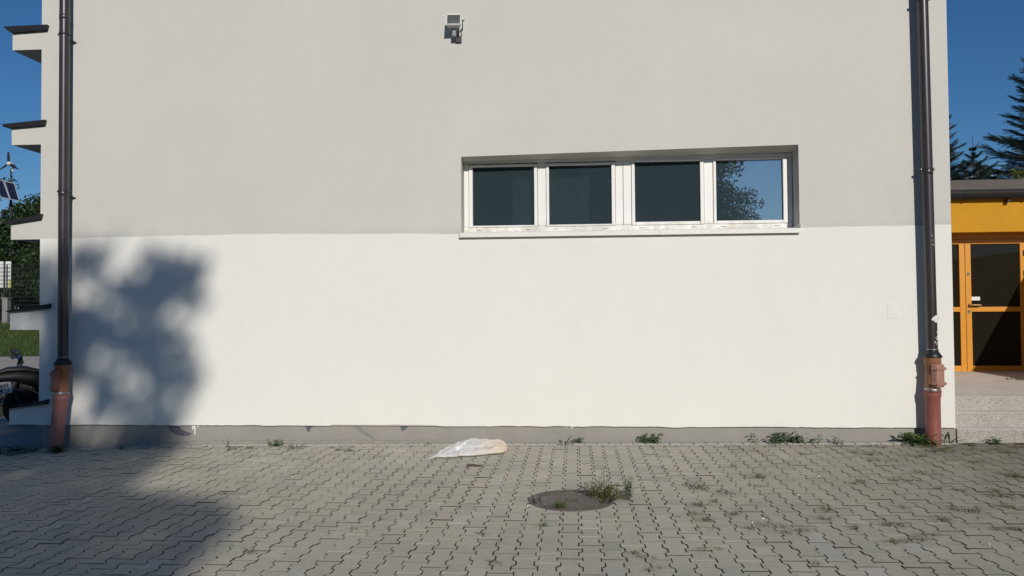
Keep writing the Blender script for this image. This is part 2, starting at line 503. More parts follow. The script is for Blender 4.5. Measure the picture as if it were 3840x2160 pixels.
M['solar'] = plain("solar_cells", rgb(.012,.016,.035), .25, 0, .5, .2, 12)
M['alu'] = plain("aluminium", rgb(.62,.63,.64), .4, .5)
M['post'] = plain("dark_green_steel", rgb(.03,.036,.034), .5, .2)
M['signw'] = plain("white_sign_board", rgb(.74,.74,.70), .6, 0, .3, .04)
M['signy'] = plain("yellow_sign_stripe", rgb(.60,.62,.06), .6)
M['stone'] = plain("grey_pillar_render", rgb(.22,.22,.22), .9)
M['flint'] = plain("white_chip", rgb(.80,.79,.76), .7)

# ------------------------------------------------------------------ ground, path, bank
def terrain_z(x, y):
    b = -0.20
    b += 1.2*sm(20.5, 29.5, y) + 0.5*sm(29.5, 46, y)
    z = b*sm(1.0, 9.0, y) + (1-sm(1.0, 9.0, y))*(gz(x, min(y, 1.0))-.03 if abs(x) < 12 else -.09)
    return z
g = MB()
xs = [-900,-300,-120,-80] + [-60+3*i for i in range(41)] + [80,120,300,900]
ys = [-900,-300,-120,-60,-40,-30,-20,-12,-8,-4,-1,0,1,3,5,7,9,12,15,18,20,21,22,23,24,25,26,27,28,29,30,33,36,40,46,60,90,140,300,900]
vv = []
for y in ys:
    for x in xs:
        z = terrain_z(x, y) if y > 0 else -.10 + .0071*max(-8, min(8, x)) 
        if y <= 0: z -= .03
        vv.append((x, y, z))
W = len(xs)
g.add(vv, [(j*W+i, j*W+i+1, (j+1)*W+i+1, (j+1)*W+i) for j in range(len(ys)-1) for i in range(W-1)], 0, True)
part("ground", g, M['ground'], kind='structure')

p_ = MB()                                              # pale concrete path round the left side, towards the bank
pxs = [-60,-40,-30,-24,-20,-16,-13,-11,-9.5,-8.2,-6.66]; pys = [-.02,1,2,3,4,6,8,10,12,14,16,18,20.4]
vv = []
for y in pys:
    for x in pxs:
        edge = 0.0
        yy = y + (0.10*(x+22) if y > 20 else 0)
        if y < 0: z = gz(x, 0) - .008
        else: z = max(terrain_z(x, yy)+.012, gz(x,0)-.012 if y < 3 else -9)
        vv.append((x, yy, z))
W2 = len(pxs)
p_.add(vv, [(j*W2+i, j*W2+i+1, (j+1)*W2+i+1, (j+1)*W2+i) for j in range(len(pys)-1) for i in range(W2-1)], 0, True)
part("path", p_, M['path'], kind='structure')

# ------------------------------------------------------------------ block paving
random.seed(5)
pav = thing("pavement", None, None, (0,0,0), kind='structure')
bed = MB()
bxs = [-16,-12,-9,-8,-7,-6.3,-6,-5.5,-5,-4.5,-4,-3,-1,1,3,5,7,9,12,16]; bys = [-18,-14,-10,-8,-6,-4,-2,-1,-.4,.055]
vv = [(x, y, gz(x, y)-.0095) for y in bys for x in bxs]
bed.add(vv, [(j*len(bxs)+i, j*len(bxs)+i+1, (j+1)*len(bxs)+i+1, (j+1)*len(bxs)+i) for j in range(len(bys)-1) for i in range(len(bxs)-1)], 0)
part("joint_bed", bed, M['soil'], pav)

OUT = [(.0825,.1),(.0825,.0635),(.0575,.0375),(.0575,-.0375),(.0825,-.0635),(.0825,-.1),
       (-.0825,-.1),(-.0825,-.0635),(-.0575,-.0375),(-.0575,.0375),(-.0825,.0635),(-.0825,.1)]
def inset(poly, dx, dy):
    r = []
    for a, b in poly:
        r.append((a - math.copysign(dx, a), b - (math.copysign(dy, b) if abs(b) > .09 else 0.0)))
    return r
O1 = inset(OUT, .0029, .0023); O2 = inset(OUT, .0050, .0037)
def paver_geo(mb, T, rz, dirty):
    """one interlocking I-shaped stone: top face, rounded arris, sides"""
    n = 12
    vs_ = [(a, b, 0.0) for a, b in O2] + [(a, b, -.0026) for a, b in O1] + [(a, b, -.03) for a, b in O1]
    fs = [tuple(range(n-1,-1,-1))]
    for k in range(2):
        for i in range(n):
            j = (i+1) % n
            fs.append((k*n+i, k*n+j, (k+1)*n+j, (k+1)*n+i))
    vs_ = [T @ Vector(v) for v in vs_]
    mb.add(vs_, fs, 0)
    for q in range(len(mb.m)-(24 if dirty else 12), len(mb.m)): mb.m[q] = 1
PHI = -0.0074
cA, sA = math.cos(PHI), math.sin(PHI)
def uvw(u, v):        # paving grid to world
    return (.579 + u*cA - v*sA, -.12 + u*sA + v*cA)
near = []
for k in range(-70, 62):
    off = 0.0 if k % 2 == 0 else -.1
    for n_ in range(-1, 58):
        u = .14*k; v = off - .1 - .2*n_
        if v > .01: continue
        x, y = uvw(u, v)
        if x < -11.5 or x > 8.5 or y > -.09: continue
        if (x+.0)**2 + (y+2.79)**2 < .30**2: continue
        near.append((x, y))
protos = []
for dirty in (False, True):
    mesh_one = MB(); paver_geo(mesh_one, Matrix.Identity(4), 0, dirty)
    protos.append(mesh_one.mesh("paving_stone", [M['paver'], M['soil']]))
def project(p):
    d = Vector(p) - Vector((0, -9.387, 1.595)); z = d.dot(_f)
    if z < .1: return None
    return (d.dot(_r)/z*2944/1920, d.dot(_u)/z*2944/1080, z)
def vis(p):
    q = project(p); return q is not None and abs(q[0]) < 1.03 and abs(q[1]) < 1.03
ranked = sorted([q for q in near if vis((q[0], q[1], 0))], key=lambda q: (Vector((q[0], q[1], 0))-Vector((0,-9.387,1.595))).length)
single = set(ranked[:300])
rest = MB()
sink = {}
for (x, y) in near:
    dz = max(-.003, min(.0035, random.gauss(0, .0014))) + .003*noise.noise((x*.9, y*.9, 3.1))
    T = Matrix.Translation((x, y, gz(x, y)+dz)) @ Matrix.Rotation(PHI+random.gauss(0, .004), 4, 'Z') @ Matrix.Rotation(random.gauss(0, .006), 4, 'X') @ Matrix.Rotation(random.gauss(0, .006)-.0071, 4, 'Y')
    if (x, y) in single:
        o = bpy.data.objects.new("paving_stone", protos[0 if random.random() < .35 else 1]); COL.objects.link(o)
        o.parent = pav; o.matrix_local = T
    else:
        paver_geo(rest, T, 0, random.random() > .35)
part("paving_stones_beyond", rest, [M['paver'], M['soil']], pav, kind='stuff')
ed = MB()                                              # half stones and cut pieces along the wall foot
x = -6.55
while x < 4.35:
    w = .137
    y0 = -.118 + (random.random()-.5)*.01
    z = gz(x+w/2, 0) + .0075 + random.gauss(.002, .0015)
    ed.bevbox((x, y0, z-.03), (x+w-.004, -.004+random.random()*.02, z), .004)
    x += .14
part("edging_stones", ed, M['edging'], pav, kind='stuff')

# ------------------------------------------------------------------ main building
XL, XR = -6.622, 4.404
bld = thing("building", "plain grey rendered building with white lower band and one strip window", "building", (-1.1, 0.0, 0.0))
TOPZ = 8.2; BK = 9.0
WIN = [(-1.292, 2.47), (2.697, 2.47), (2.697, 3.485), (-1.289, 3.427)]    # opening in the plaster face
wl = MB()
zb = .185
a, b_, c_, d_ = WIN
wl.quad((XL,0,zb),(a[0],0,zb),(d_[0],0,TOPZ),(XL,0,TOPZ))
wl.v[1] = (a[0],0,zb)
wl = MB()
# front face, four panels round the opening (corners shared so there is no gap)
A=(a[0],0,a[1]); B=(b_[0],0,b_[1]); C=(c_[0],0,c_[1]); D=(d_[0],0,d_[1])
wl.add([(XL,0,zb),(XR,0,zb),(XR,0,TOPZ),(XL,0,TOPZ),A,B,C,D], [(0,1,5,4),(1,2,6,5),(2,3,7,6),(3,0,4,7)], 0)
# reveals
RV = .30
A2=(-1.30,RV,2.50); B2=(2.70,RV,2.50); C2=(2.70,RV,3.44); D2=(-1.30,RV,3.41)
wl.add([A,B,C,D,A2,B2,C2,D2], [(0,4,5,1),(1,5,6,2),(2,6,7,3),(3,7,4,0)], 0)
# sides, back, roof, underside of the insulation
wl.quad((XL,0,zb),(XL,0,TOPZ),(XL,BK,TOPZ),(XL,BK,-.1))
wl.quad((XR,0,TOPZ),(XR,0,zb),(XR,BK,-.1),(XR,BK,TOPZ))
wl.quad((XL,BK,-.1),(XL,BK,TOPZ),(XR,BK,TOPZ),(XR,BK,-.1))
wl.quad((XL,0,TOPZ),(XR,0,TOPZ),(XR,BK,TOPZ),(XL,BK,TOPZ))
wl.quad((XL,0,zb),(XL,.2,zb),(XR,.2,zb),(XR,0,zb))
part("wall", wl, M['wall'], bld)
# newer white paint coat: thin skin with hand-cut edges
random.seed(11)
bd = MB()
N = 260
top = []; bot = []
for i in range(N+1):
    x = XL + (XR-XL)*i/N
    # upper edge follows the photographed sags
    if x < -3.8: zt = 2.507 + .022*(x-XL)/2.8
    elif x < -1.3: zt = 2.529 - .035*(x+3.8)/2.5
    elif x < 2.69: zt = 2.47
    else: zt = 2.507 + .011*(x-2.69)/1.7
    zt += .010*noise.noise((x*1.7, 0, 0)) + .005*noise.noise((x*9, 4, 0)) + .003*noise.noise((x*31, 9, 0))
    if -1.3 < x < 2.69: zt = 2.455
    zl = .182 + .010*noise.noise((x*1.1, 7, 2)) + (.012 if x < 0.5 else .006)*noise.noise((x*4.5, 5, 1)) + .005*noise.noise((x*17, 5, 1))
    if -2.9 < x < -1.6: zl += .012
    top.append(max(zt, 2.3)); bot.append(min(zl, .205))
vv = []
for i in range(N+1):
    x = XL + (XR-XL)*i/N
    vv += [(x, -.0025, bot[i]), (x, -.0025, top[i]), (x, .004, top[i]), (x, .004, bot[i])]
fs = []
for i in range(N):
    q = 4*i; r = q+4
    fs += [(q, r, r+1, q+1), (q+1, r+1, r+2, q+2), (q, q+3, r+3, r)]
bd.add(vv, fs, 0)
bd.quad((XR+.002,-.002,.19),(XR+.002,3.9,.19),(XR+.002,3.9,2.51),(XR+.002,-.002,2.51))
part("painted_band", bd, M['white'], bld)
# plinth, set back a little below the insulation
pb = MB()
PY = .028
n = 60
vv = []
for i in range(n+1):
    x = XL+.02 + (XR+.012-XL-.02)*i/n
    vv += [(x, PY, gz(x,0)-.12), (x, PY, .20)]
pb.add(vv, [(2*i, 2*i+2, 2*i+3, 2*i+1) for i in range(n)], 0)
pb.quad((XL+.02,PY,.2),(XL+.02,PY,-.2),(XL+.02,BK,-.2),(XL+.02,BK,.2))
pb.quad((XR+.012,PY,-.2),(XR+.012,PY,.2),(XR+.012,BK,.2),(XR+.012,BK,-.2))
plin = part("plinth", pb, M['plinth'], bld)
# torn and smeared patches on the plinth
sp_ = MB()
def patch(mb, pts, y, mat=0):
    mb.add([(x, y, z) for x, z in pts] + [(x, y+.004, z) for x, z in pts],
           [tuple(range(len(pts)))] + [(i, (i+1)%len(pts), len(pts)+(i+1)%len(pts), len(pts)+i) for i in range(len(pts))], mat)
patch(sp_, [(-4.98,.20),(-4.93,.10),(-4.86,.06),(-4.80,.045),(-4.70,.05),(-4.66,.075),(-4.74,.10),(-4.80,.13),(-4.82,.175),(-4.80,.20)], PY-.004)
patch(sp_, [(-3.25,.19),(-3.22,.155),(-3.20,.10),(-3.175,.10),(-3.16,.15),(-3.10,.185),(-3.10,.20),(-3.25,.20)], PY-.004)
patch(sp_, [(-2.09,.20),(-2.05,.165),(-2.04,.12),(-2.01,.12),(-1.97,.16),(-1.92,.20)], PY-.004)
patch(sp_, [(-2.62,.20),(-2.60,.15),(-2.55,.10),(-2.46,.055),(-2.40,.02),(-2.385,-.005),(-2.37,.015),(-2.385,.05),(-2.45,.085),(-2.51,.125),(-2.54,.165),(-2.55,.20)], PY-.003, 1)
islands("paint_scrape", sp_, [M['scrape'], M['scrape2']], bld)
dr = MB()                                              # white paint runs on the plinth
for x0, z0, z1, w in ((-4.62,.19,.05,.012),(-4.58,.20,.15,.02),(-4.50,.20,.165,.03),(-4.645,.2,.12,.02),(-4.42,.2,.175,.02),(-.05,.195,.165,.05),(0.02,.195,.155,.05),(-2.75,.2,.175,.05),(3.68,.2,.165,.12)):
    patch(dr, [(x0-w,z0+.008),(x0-w*.5,z1+.012),(x0,z1),(x0+w*.4,z1+.015),(x0+w,z0+.008)], PY-.005)
islands("paint_run", dr, M['white'], bld)
mo = MB()
n = 40; vv = []
for i in range(n+1):
    x = -5.95 + 4.35*i/n
    zz = gz(x,0)
    vv += [(x, -.03+.012*noise.noise((x*3,0,1)), zz-.02), (x, -.012, zz+.02+.012*noise.noise((x*2.3,1,0))), (x, PY+.002, zz+.045+.012*noise.noise((x*2.1,3,0)))]
mo.add(vv, [(3*i+k, 3*i+3+k, 3*i+4+k, 3*i+1+k) for i in range(n) for k in (0,1)], 0, True)
part("mortar_fillet", mo, M['mortar'], bld)

# ledges along the left-hand side: rendered bands with sloping metal caps
LED = [(4.908, 5.124, 5.144, 5.198, -7.10, -6.534), (3.700, 3.912, 3.941, 3.957, -7.125, -6.556),
       (2.502, 2.700, 2.757, 2.722, -7.06, -6.594), (1.366, 1.592, 1.632, 1.606, -7.045, -6.476), (.183, .380, .441, .372, -7.06, -6.498)]
for i, (zb_, zl_, zr_, zt_, xt, xr_) in enumerate(LED):
    lg = MB()
    xl = -7.010
    zin = zl_ + (zr_-zl_)*(-6.622-xl)/(xr_-xl)
    lg.prism([(xl, zb_), (XL-.0005, zb_), (XL-.0005, zin), (xl, zl_-.002)], 'y', -.0025 if i >= 3 else 0.0, 8.6, 0)
    if i >= 3:   # the lower ones carry the white coat on the face
        pass
    lo = part("ledge", lg, M['white'] if i >= 3 else M['wall'], bld)
    cp = MB()
    cp.prism([(xl-.004, zl_+.0), (xr_, zr_), (xr_+.006, zr_+.028), (xr_+.014, zr_+.06), (xt, zt_+.0)], 'y', -.05, -.004, 0)
    cp.prism([(xt, zt_-.02), (xl-.004, zl_+.002), (XL-.004, zin+.002), (XL-.004, zin+.062), (xt, zt_)], 'y', -.004, 8.65, 0)
    part("cap", cp, M['cap'], lo)

# window strip
win = MB()
FZ0, FZ1 = 2.565, 3.43
FR = RV - .004
def bar(mb, x0, x1, z0, z1, y0, y1, r=.006): mb.bevbox((x0,y0,z0),(x1,y1,z1), r)
bar(win, -1.296, 2.696, 2.53, 2.60, FR-.03, FR+.05)          # bottom rail
bar(win, -1.296, 2.696, 3.385, 3.44, FR-.03, FR+.05)         # head
for x0, x1 in ((-1.294,-1.235),(-.375,-.276),(.578,.668),(.672,.768),(1.647,1.752),(2.640,2.694)):
    bar(win, x0, x1, 2.602, 3.383, FR-.028, FR+.05)
w = part("window", win, M['pvc'], bld)
PANES = [(-1.235,-.375,-1.183,-.421),(-.276,.578,-.236,.528),(.768,1.647,.812,1.598),(1.752,2.640,1.790,2.582)]
for (x0, x1, g0, g1) in PANES:
    s_ = MB(); e = .004
    zt = 3.372 if x0 < .7 else 3.392; zbm = 2.592
    gt = 3.342 if x0 < .7 else 3.366; gb = 2.615 if x0 < .7 else 2.632
    y0, y1 = FR-.046, FR+.03
    bar(s_, x0+e, g0, zbm, zt, y0, y1, .008); bar(s_, g1, x1-e, zbm, zt, y0, y1, .008)
    bar(s_, g0+.001, g1-.001, zbm, gb, y0+.001, y1, .008); bar(s_, g0+.001, g1-.001, gt, zt, y0+.001, y1, .008)
    part("sash", s_, M['pvc'], w)
    gk = MB()
    for q in ((g0, g0+.006, gb, gt), (g1-.006, g1, gb, gt), (g0, g1, gb, gb+.005), (g0, g1, gt-.006, gt)):
        gk.box((q[0], FR-.012, q[2]), (q[1], FR+.0, q[3]))
    part("gasket", gk, M['seal'], w)
    gp = MB(); tl = random.gauss(0, .002)
    gp.box((g0+.001, FR-.006, gb+.001), (g1-.001, FR-.002, gt-.001))
    gp.f = [gp.f[2]]; gp.m = [0]; gp.smooth = [False]     # a single sheet of glass
    part("pane", gp, M['glass'], w)
    for xx in (g0+.05, g1-.10):
        hk = MB(); hk.bevbox((xx, FR-.046, 2.562), (xx+.06, FR-.03, 2.572), .002)
        part("drain_cap", hk, M['pvc'], w)
si = MB()
# two sloping sill sheets with a turned-down nose
for x0, x1 in ((-1.303, 1.068), (1.070, 2.693)):
    si.prism([(-.052,2.445),(-.045,2.445),(-.040,2.492),(.26,2.53),(.26,2.536),(-.048,2.500),(-.052,2.497)], 'x', x0, x1, 0)
si.box((-1.309,-.054,2.443),(-1.3035,.28,2.545)); si.box((2.6935,-.054,2.460),(2.699,.28,2.55))
part("sill", si, M['sill'], w)
rm = MB()                                              # the dim room behind the glass
ry0, ry1, rx0, rx1, rz0, rz1 = FR+.12, 5.0, -4.5, 4.2, 1.3, 4.3
rm.quad((rx0,ry1,rz0),(rx1,ry1,rz0),(rx1,ry1,rz1),(rx0,ry1,rz1))
rm.quad((rx0,ry0,rz0),(rx0,ry1,rz0),(rx0,ry1,rz1),(rx0,ry0,rz1))
rm.quad((rx1,ry0,rz0),(rx1,ry0,rz1),(rx1,ry1,rz1),(rx1,ry1,rz0))
rm.quad((rx0,ry0,rz1),(rx0,ry1,rz1),(rx1,ry1,rz1),(rx1,ry0,rz1))
rm.quad((rx0,ry0,rz0),(rx1,ry0,rz0),(rx1,ry1,rz0),(rx0,ry1,rz0), 1)
# inner face of the outer wall, round the opening
rm.add([(rx0,ry0,rz0),(rx1,ry0,rz0),(rx1,ry0,rz1),(rx0,ry0,rz1),(-1.28,ry0,2.55),(2.68,ry0,2.55),(2.68,ry0,3.42),(-1.28,ry0,3.42)],
       [(0,1,5,4),(1,2,6,5),(2,3,7,6),(3,0,4,7)], 0)
part("room", rm, [M['room'], M['room_floor']], bld)
pt = MB(); pt.box((-.70, .455, 2.46), (.262, .459, 3.50))  # added panel behind the glass, there to lighten part of two panes
part("added_panel", pt, M['added_panel'], bld)
# blank cover plates on the facade
for x0, z0, x1, z1 in ((3.667,1.442,3.809,1.617),(-6.15,1.358,-5.99,1.534)):
    cv = MB(); cv.bevbox((x0,-.007,z0),(x1,-.001,z1), .002)
    cv.bevbox((x0+.02,-.0082,z0+.02),(x1-.02,-.006,z1-.02), .001)
    part("cover_plate", cv, M['white'], bld)

# ------------------------------------------------------------------ floodlight
fl = thing("floodlight", "small white floodlight with motion sensor high on the grey wall", "floodlight", (-1.345, 0, 4.98))
cx, yb, zc = -1.348, -.135, 5.032
tlt = Matrix.Translation((cx, yb, zc)) @ Matrix.Rotation(math.radians(-14), 4, 'X') @ Matrix.Rotation(math.radians(3), 4, 'Z')
def tf(mb, T):
    mb.v = [tuple(T @ Vector(v)) for v in mb.v]; return mb
h_ = MB()
w2, h2 = .088, .072
h_.add([(-w2,-.035,-h2),(w2,-.035,-h2),(w2,-.035,h2),(-w2,-.035,h2),(-w2*.75,.055,-h2*.7),(w2*.75,.055,-h2*.7),(w2*.75,.055,h2*.8),(-w2*.75,.055,h2*.8)],
       [(0,4,5,1),(1,5,6,2),(2,6,7,3),(3,7,4,0),(4,7,6,5)], 0)
part("housing", tf(h_, tlt), M['lamp_white'], fl)
b2 = MB()
fw = .011
for q in ((-w2,w2,-h2-.002,-h2+fw),(-w2,w2,h2-fw-.004,h2+.004),(-w2-.002,-w2+fw,-h2,h2),(w2-fw,w2+.002,-h2,h2)):
    b2.bevbox((q[0],-.048,q[2]),(q[1],-.033,q[3]), .002)
part("bezel", tf(b2, tlt), M['lamp_white'], fl)
b3 = MB(); b3.quad((-w2+.006,-.040,-h2+.006),(w2-.006,-.040,-h2+.006),(w2-.006,-.040,h2-.006),(-w2+.006,-.040,h2-.006))
part("lens", tf(b3, tlt), M['lamp_glass'], fl)
b4 = MB()
b4.add([(-w2+.004,-.034,-h2+.004),(w2-.004,-.034,-h2+.004),(w2-.004,-.034,h2-.004),(-w2+.004,-.034,h2-.004),(-w2*.6,.04,-h2*.5),(w2*.6,.04,-h2*.5),(w2*.6,.04,h2*.6),(-w2*.6,.04,h2*.6)],
       [(0,1,5,4),(1,2,6,5),(2,3,7,6),(3,0,4,7),(4,5,6,7)], 0)
part("reflector", tf(b4, tlt), M['lamp_in'], fl)
b5 = MB(); b5.bevbox((-.006,-.03,h2+.004),(.006,-.012,h2+.016), .002)
part("screw", tf(b5, tlt), M['dark_metal'], fl)
b6 = MB()
b6.tube([(cx+.10,yb+.01,zc+.01),(cx+.10,yb+.03,zc-.085),(cx+.085,yb+.06,zc-.105),(cx-.06,yb+.06,zc-.105)], .006, 8)
b6.tube([(cx+.04,yb+.06,zc-.105),(cx+.035,-.02,zc-.17),(cx+.03,-.001,zc-.18)], .009, 8)
b6.bevbox((cx-.0,-.03,zc-.215),(cx+.075,-.001,zc-.14), .004)
b6.tube([(cx+.095,yb+.01,zc+.01),(cx+.125,yb+.01,zc+.012)], .008, 8)
part("bracket", b6, M['dark_metal'], fl)
b7 = MB()
b7.lathe([(.0,-.048),(.024,-.048),(.027,-.044),(.029,-.012),(.026,-.008),(.028,-.004),(.028,.02),(.0,.022)], (cx-.005, yb+.045, zc-.118), (.05,-.1,1), 20)
b7.bevbox((cx-.02,yb+.04,zc-.118),(cx+.018,yb+.085,zc-.075), .004)
part("sensor", b7, M['lamp_grey'], fl)

# ------------------------------------------------------------------ downpipes
def downpipe(label, xt, xb, zc, yo, low_pts, hatch_dir, mats, spat):
    """xt/xb: pipe centre x at z=8 and at the cone; low_pts: centre line of the drain pipe (top to ground)"""
    drain, clean, hatch = mats
    base = low_pts[-1]
    t = thing("downpipe", label, "downpipe", (base[0], base[1], base[2]))
    R0 = .060
    pm = MB()
    pm.tube([(xt, yo, 8.1), (xb+(xt-xb)*.5, yo, zc+3.6), (xb, yo, zc+.02)], R0, 24)
    pipe = part("pipe", pm, M['brown'], t)
    for zz in (zc+4.25, zc+2.05):                      # sleeve joints
        xx = xb + (xt-xb)*(zz-zc)/7.1
        jm = MB(); jm.lathe([(R0+.001,-.03),(R0+.003,-.028),(R0+.003,.028),(R0+.001,.03)], (xx,yo,zz), seg=24)
        part("joint", jm, M['brown'], pipe)
    for zz in (zc+4.02, zc+2.06):                      # wall clips
        xx = xb + (xt-xb)*(zz-zc)/7.1
        cm = MB()
        cm.lathe([(R0+.001,-.012),(R0+.005,-.012),(R0+.005,.012),(R0+.001,.012)], (xx,yo,zz+.02), seg=24)
        for sg in (-1, 1):
            cm.bevbox((xx+sg*(R0+.012)-.012, yo-.012, zz+.008), (xx+sg*(R0+.012)+.012, yo+.012, zz+.032), .003)
            cm.tube([(xx+sg*(R0+.012), yo-.022, zz+.02), (xx+sg*(R0+.012), yo+.02, zz+.02)], .005, 8, 1)
        cm.tube([(xx+.03, yo+.03, zz-.02), (xx+.07, 0.0, zz-.05)], .008, 8)
        part("clip", cm, [M['dark_metal'], M['screw']], t)
    cn = MB()
    cn.lathe([(.104,.0),(.106,.006),(.074,.055),(.066,.062),(.066,.085),(.062,.086)], (xb, yo, zc-.06), seg=28)
    part("collar", cn, M['cap'], t)
    sm_ = MB()
    sm_.lathe([(.063,-.004),(.068,-.004),(.068,.004),(.063,.004)], (xb, yo, zc+.028), seg=28)
    part("band", sm_, M['clip'], t)
    top = Vector(low_pts[0])
    # cleanout body
    cb = MB()
    cz0, cz1 = top.z, zc-.06
    cb.tube([(top.x, top.y, cz0-.02), (top.x, top.y, cz0+.03), (xb, yo, cz1-.11), (xb, yo, cz1-.10), (xb, yo, cz1+.004)], [.080,.080,.080,.089,.091], 28)
    body = part("cleanout", cb, clean, t)
    hd = Vector(hatch_dir).normalized(); sd = Vector((0,0,1)).cross(hd)
    hm = MB()
    c0 = Vector((top.x, top.y, (cz0+cz1)/2-.02)) + hd*.062
    def HB(a0, a1, b0, b1, z0, z1, r=.006):
        q = MB(); q.bevbox((a0, b0, z0), (a1, b1, z1), r)
        for i, v in enumerate(q.v): q.v[i] = tuple(c0 + sd*v[0] + hd*v[1] + Vector((0,0,v[2])))
        hm.add(q.v, q.f, 0)
    HB(-.066,.066,-.03,.050,-.130,.135,.018)
    HB(-.078,.078,.0,.062,.066,.100,.008); HB(-.078,.078,.0,.062,-.102,-.068,.008)
    for sx in (-1,1):
        for zz in (.084,-.086):
            q0 = c0 + sd*(sx*.080) + hd*.0 + Vector((0,0,zz)); q1 = q0 + hd*.048
            hm.tube([q0, q1], .015, 10)
            hm.tube([q1-hd*.002, q1+hd*.006], .007, 8, 1)
    part("hatch", hm, [hatch, M['dark_metal']], t)
    st = MB()
    st.lathe([(.082,-.012),(.088,-.012),(.088,.012),(.082,.012)], (top.x, top.y, cz0+.012), seg=28)
    st.bevbox((top.x-.05, top.y-.105, cz0+.0), (top.x-.02, top.y-.08, cz0+.025), .003)
    part("band", st, M['clip'], t)
    dm = MB()
    pth = []; rr = []
    L = [Vector(q) for q in low_pts]
    full = [L[0]+Vector((0,0,0)), L[0]+(L[1]-L[0])*.02, L[0]+(L[1]-L[0])*.03, L[0]+(L[1]-L[0])*.11, L[0]+(L[1]-L[0])*.125, L[0]+(L[1]-L[0])*.21, L[0]+(L[1]-L[0])*.24] + L[1:]
    rad = [.094,.097,.094,.090,.091,.088,.0815] + [.0805]*(len(L)-1)
    dm.tube(full, rad, 30)
    part("drain_pipe", dm, drain, t)
    if spat:
        dp = MB()
        random.seed(3)
        for i in range(22):
            zz = zc + (.375+random.gauss(0,.014) if i < 12 else .30-random.random()*.22); a_ = -PI/2 + random.gauss(.35,.25)
            rr_ = R0+.0012; xx = xb + math.cos(a_)*rr_; yy = yo + math.sin(a_)*rr_
            dp.ball((xx,yy+.002,zz), random.uniform(.010,.020) if i < 12 else random.uniform(.002,.006), 8, 5, 0, (1,.25,1.2 if i < 12 else 2.4))
        for i in range(7):
            a_ = -PI/2 + random.gauss(.2,.4); zz = zc+1.25+random.gauss(0,.04)
            dp.ball((xb+math.cos(a_)*(R0+.001), yo+math.sin(a_)*(R0+.001), zz), random.uniform(.002,.005), 8, 5, 0, (1,.3,1.6))
        part("bird_dropping", dp, M['droppings'], t, kind='stuff')
    return t
downpipe("brown downpipe near the left corner, dark in tree shade, pinkish drain foot", -6.236, -6.227, 1.00, -.13,
         [(-6.226,-.15,.585), (-6.252,-.17,.25), (-6.277,-.185,-.03), (-6.29,-.195,-.17)], (-.75,-.75,0), (M['drain_f'], M['clean'], M['hatch_d']), False)
downpipe("brown downpipe by the right corner with white bird droppings and red drain foot", 4.060, 4.105, 1.06, -.13,
         [(4.090,-.15,.625), (4.090,-.15,.30), (4.087,-.155,.15), (4.085,-.16,-.08)], (.55,-1,0), (M['drain'], M['clean'], M['hatch']), True)

# ------------------------------------------------------------------ annex with orange facade
ax = thing("annex_building", "low annex with orange facade, dark gutter and glazed entrance", "building", (9.0, 4.1, .46))
aw = MB()
AX0, AX1 = XR+.004, 16.0
aw.box((AX0, 4.1, 2.79), (AX1, 4.40, 3.44))
aw.box((AX0, 4.10, .3), (6.30, 4.40, 2.788)); aw.box((7.865, 4.10, .3), (AX1, 4.40, 2.788))
aw.quad((AX0,11,.0),(AX0,11,3.55),(AX1,11,3.55),(AX1,11,.0)); aw.quad((AX1,4.4,0),(AX1,11,0),(AX1,11,3.55),(AX1,4.4,3.55))
part("wall", aw, M['orange'], ax)
rf = MB()
rf.prism([(3.99,3.462),(3.99,3.478),(4.06,3.495),(4.5,3.72),(11.2,4.0),(11.2,3.9),(4.5,3.55)], 'x', AX0, AX1+.3, 0)
rf.prism([(4.04,3.445),(4.04,3.46),(4.6,3.46),(4.6,3.445)], 'x', AX0, AX1+.3, 1)
for xx in (AX0+6.1,):                            # laps of the sheet
    rf.prism([(4.07,3.496),(4.07,3.51),(4.5,3.732),(11.0,4.0),(11.0,3.988),(4.5,3.715)], 'x', xx, xx+.008, 0)
part("roof", rf, [M['roof'], M['cap']], ax)
gt_ = MB()
GY = 4.018
arc = [(GY+.072*math.cos(PI+PI*k/10), 3.462+.145*math.sin(PI+PI*k/10)) for k in range(11)]
outer = arc + [(y+(GY-y)*.06, z+.006) for y, z in reversed(arc)]
gt_.prism(outer, 'x', AX0, AX1+.3, 0)
gt_.tube([(AX0,GY-.074,3.466),(AX1+.3,GY-.074,3.466)], .012, 8)
gu = part("gutter", gt_, M['cap'], ax)
for i in range(11):
    xx = 5.55 + i*.955
    gb_ = MB()
    for k in range(10):
        y0, z0 = arc[k]; y1, z1 = arc[k+1]
        gb_.prism([(y0,z0-.001),(y1,z1-.001),(y1+(y1-GY)*.10,z1-.01),(y0+(y0-GY)*.10,z0-.01)], 'x', xx, xx+.03, 0)
    part("bracket", gb_, M['cap'], gu)
    nk = MB(); nk.bevbox((xx-.25-.03, 4.0, 3.270), (xx-.25+.03, 4.098, 3.308), .006)
    part("rafter_clip", nk, M['cap'], ax)
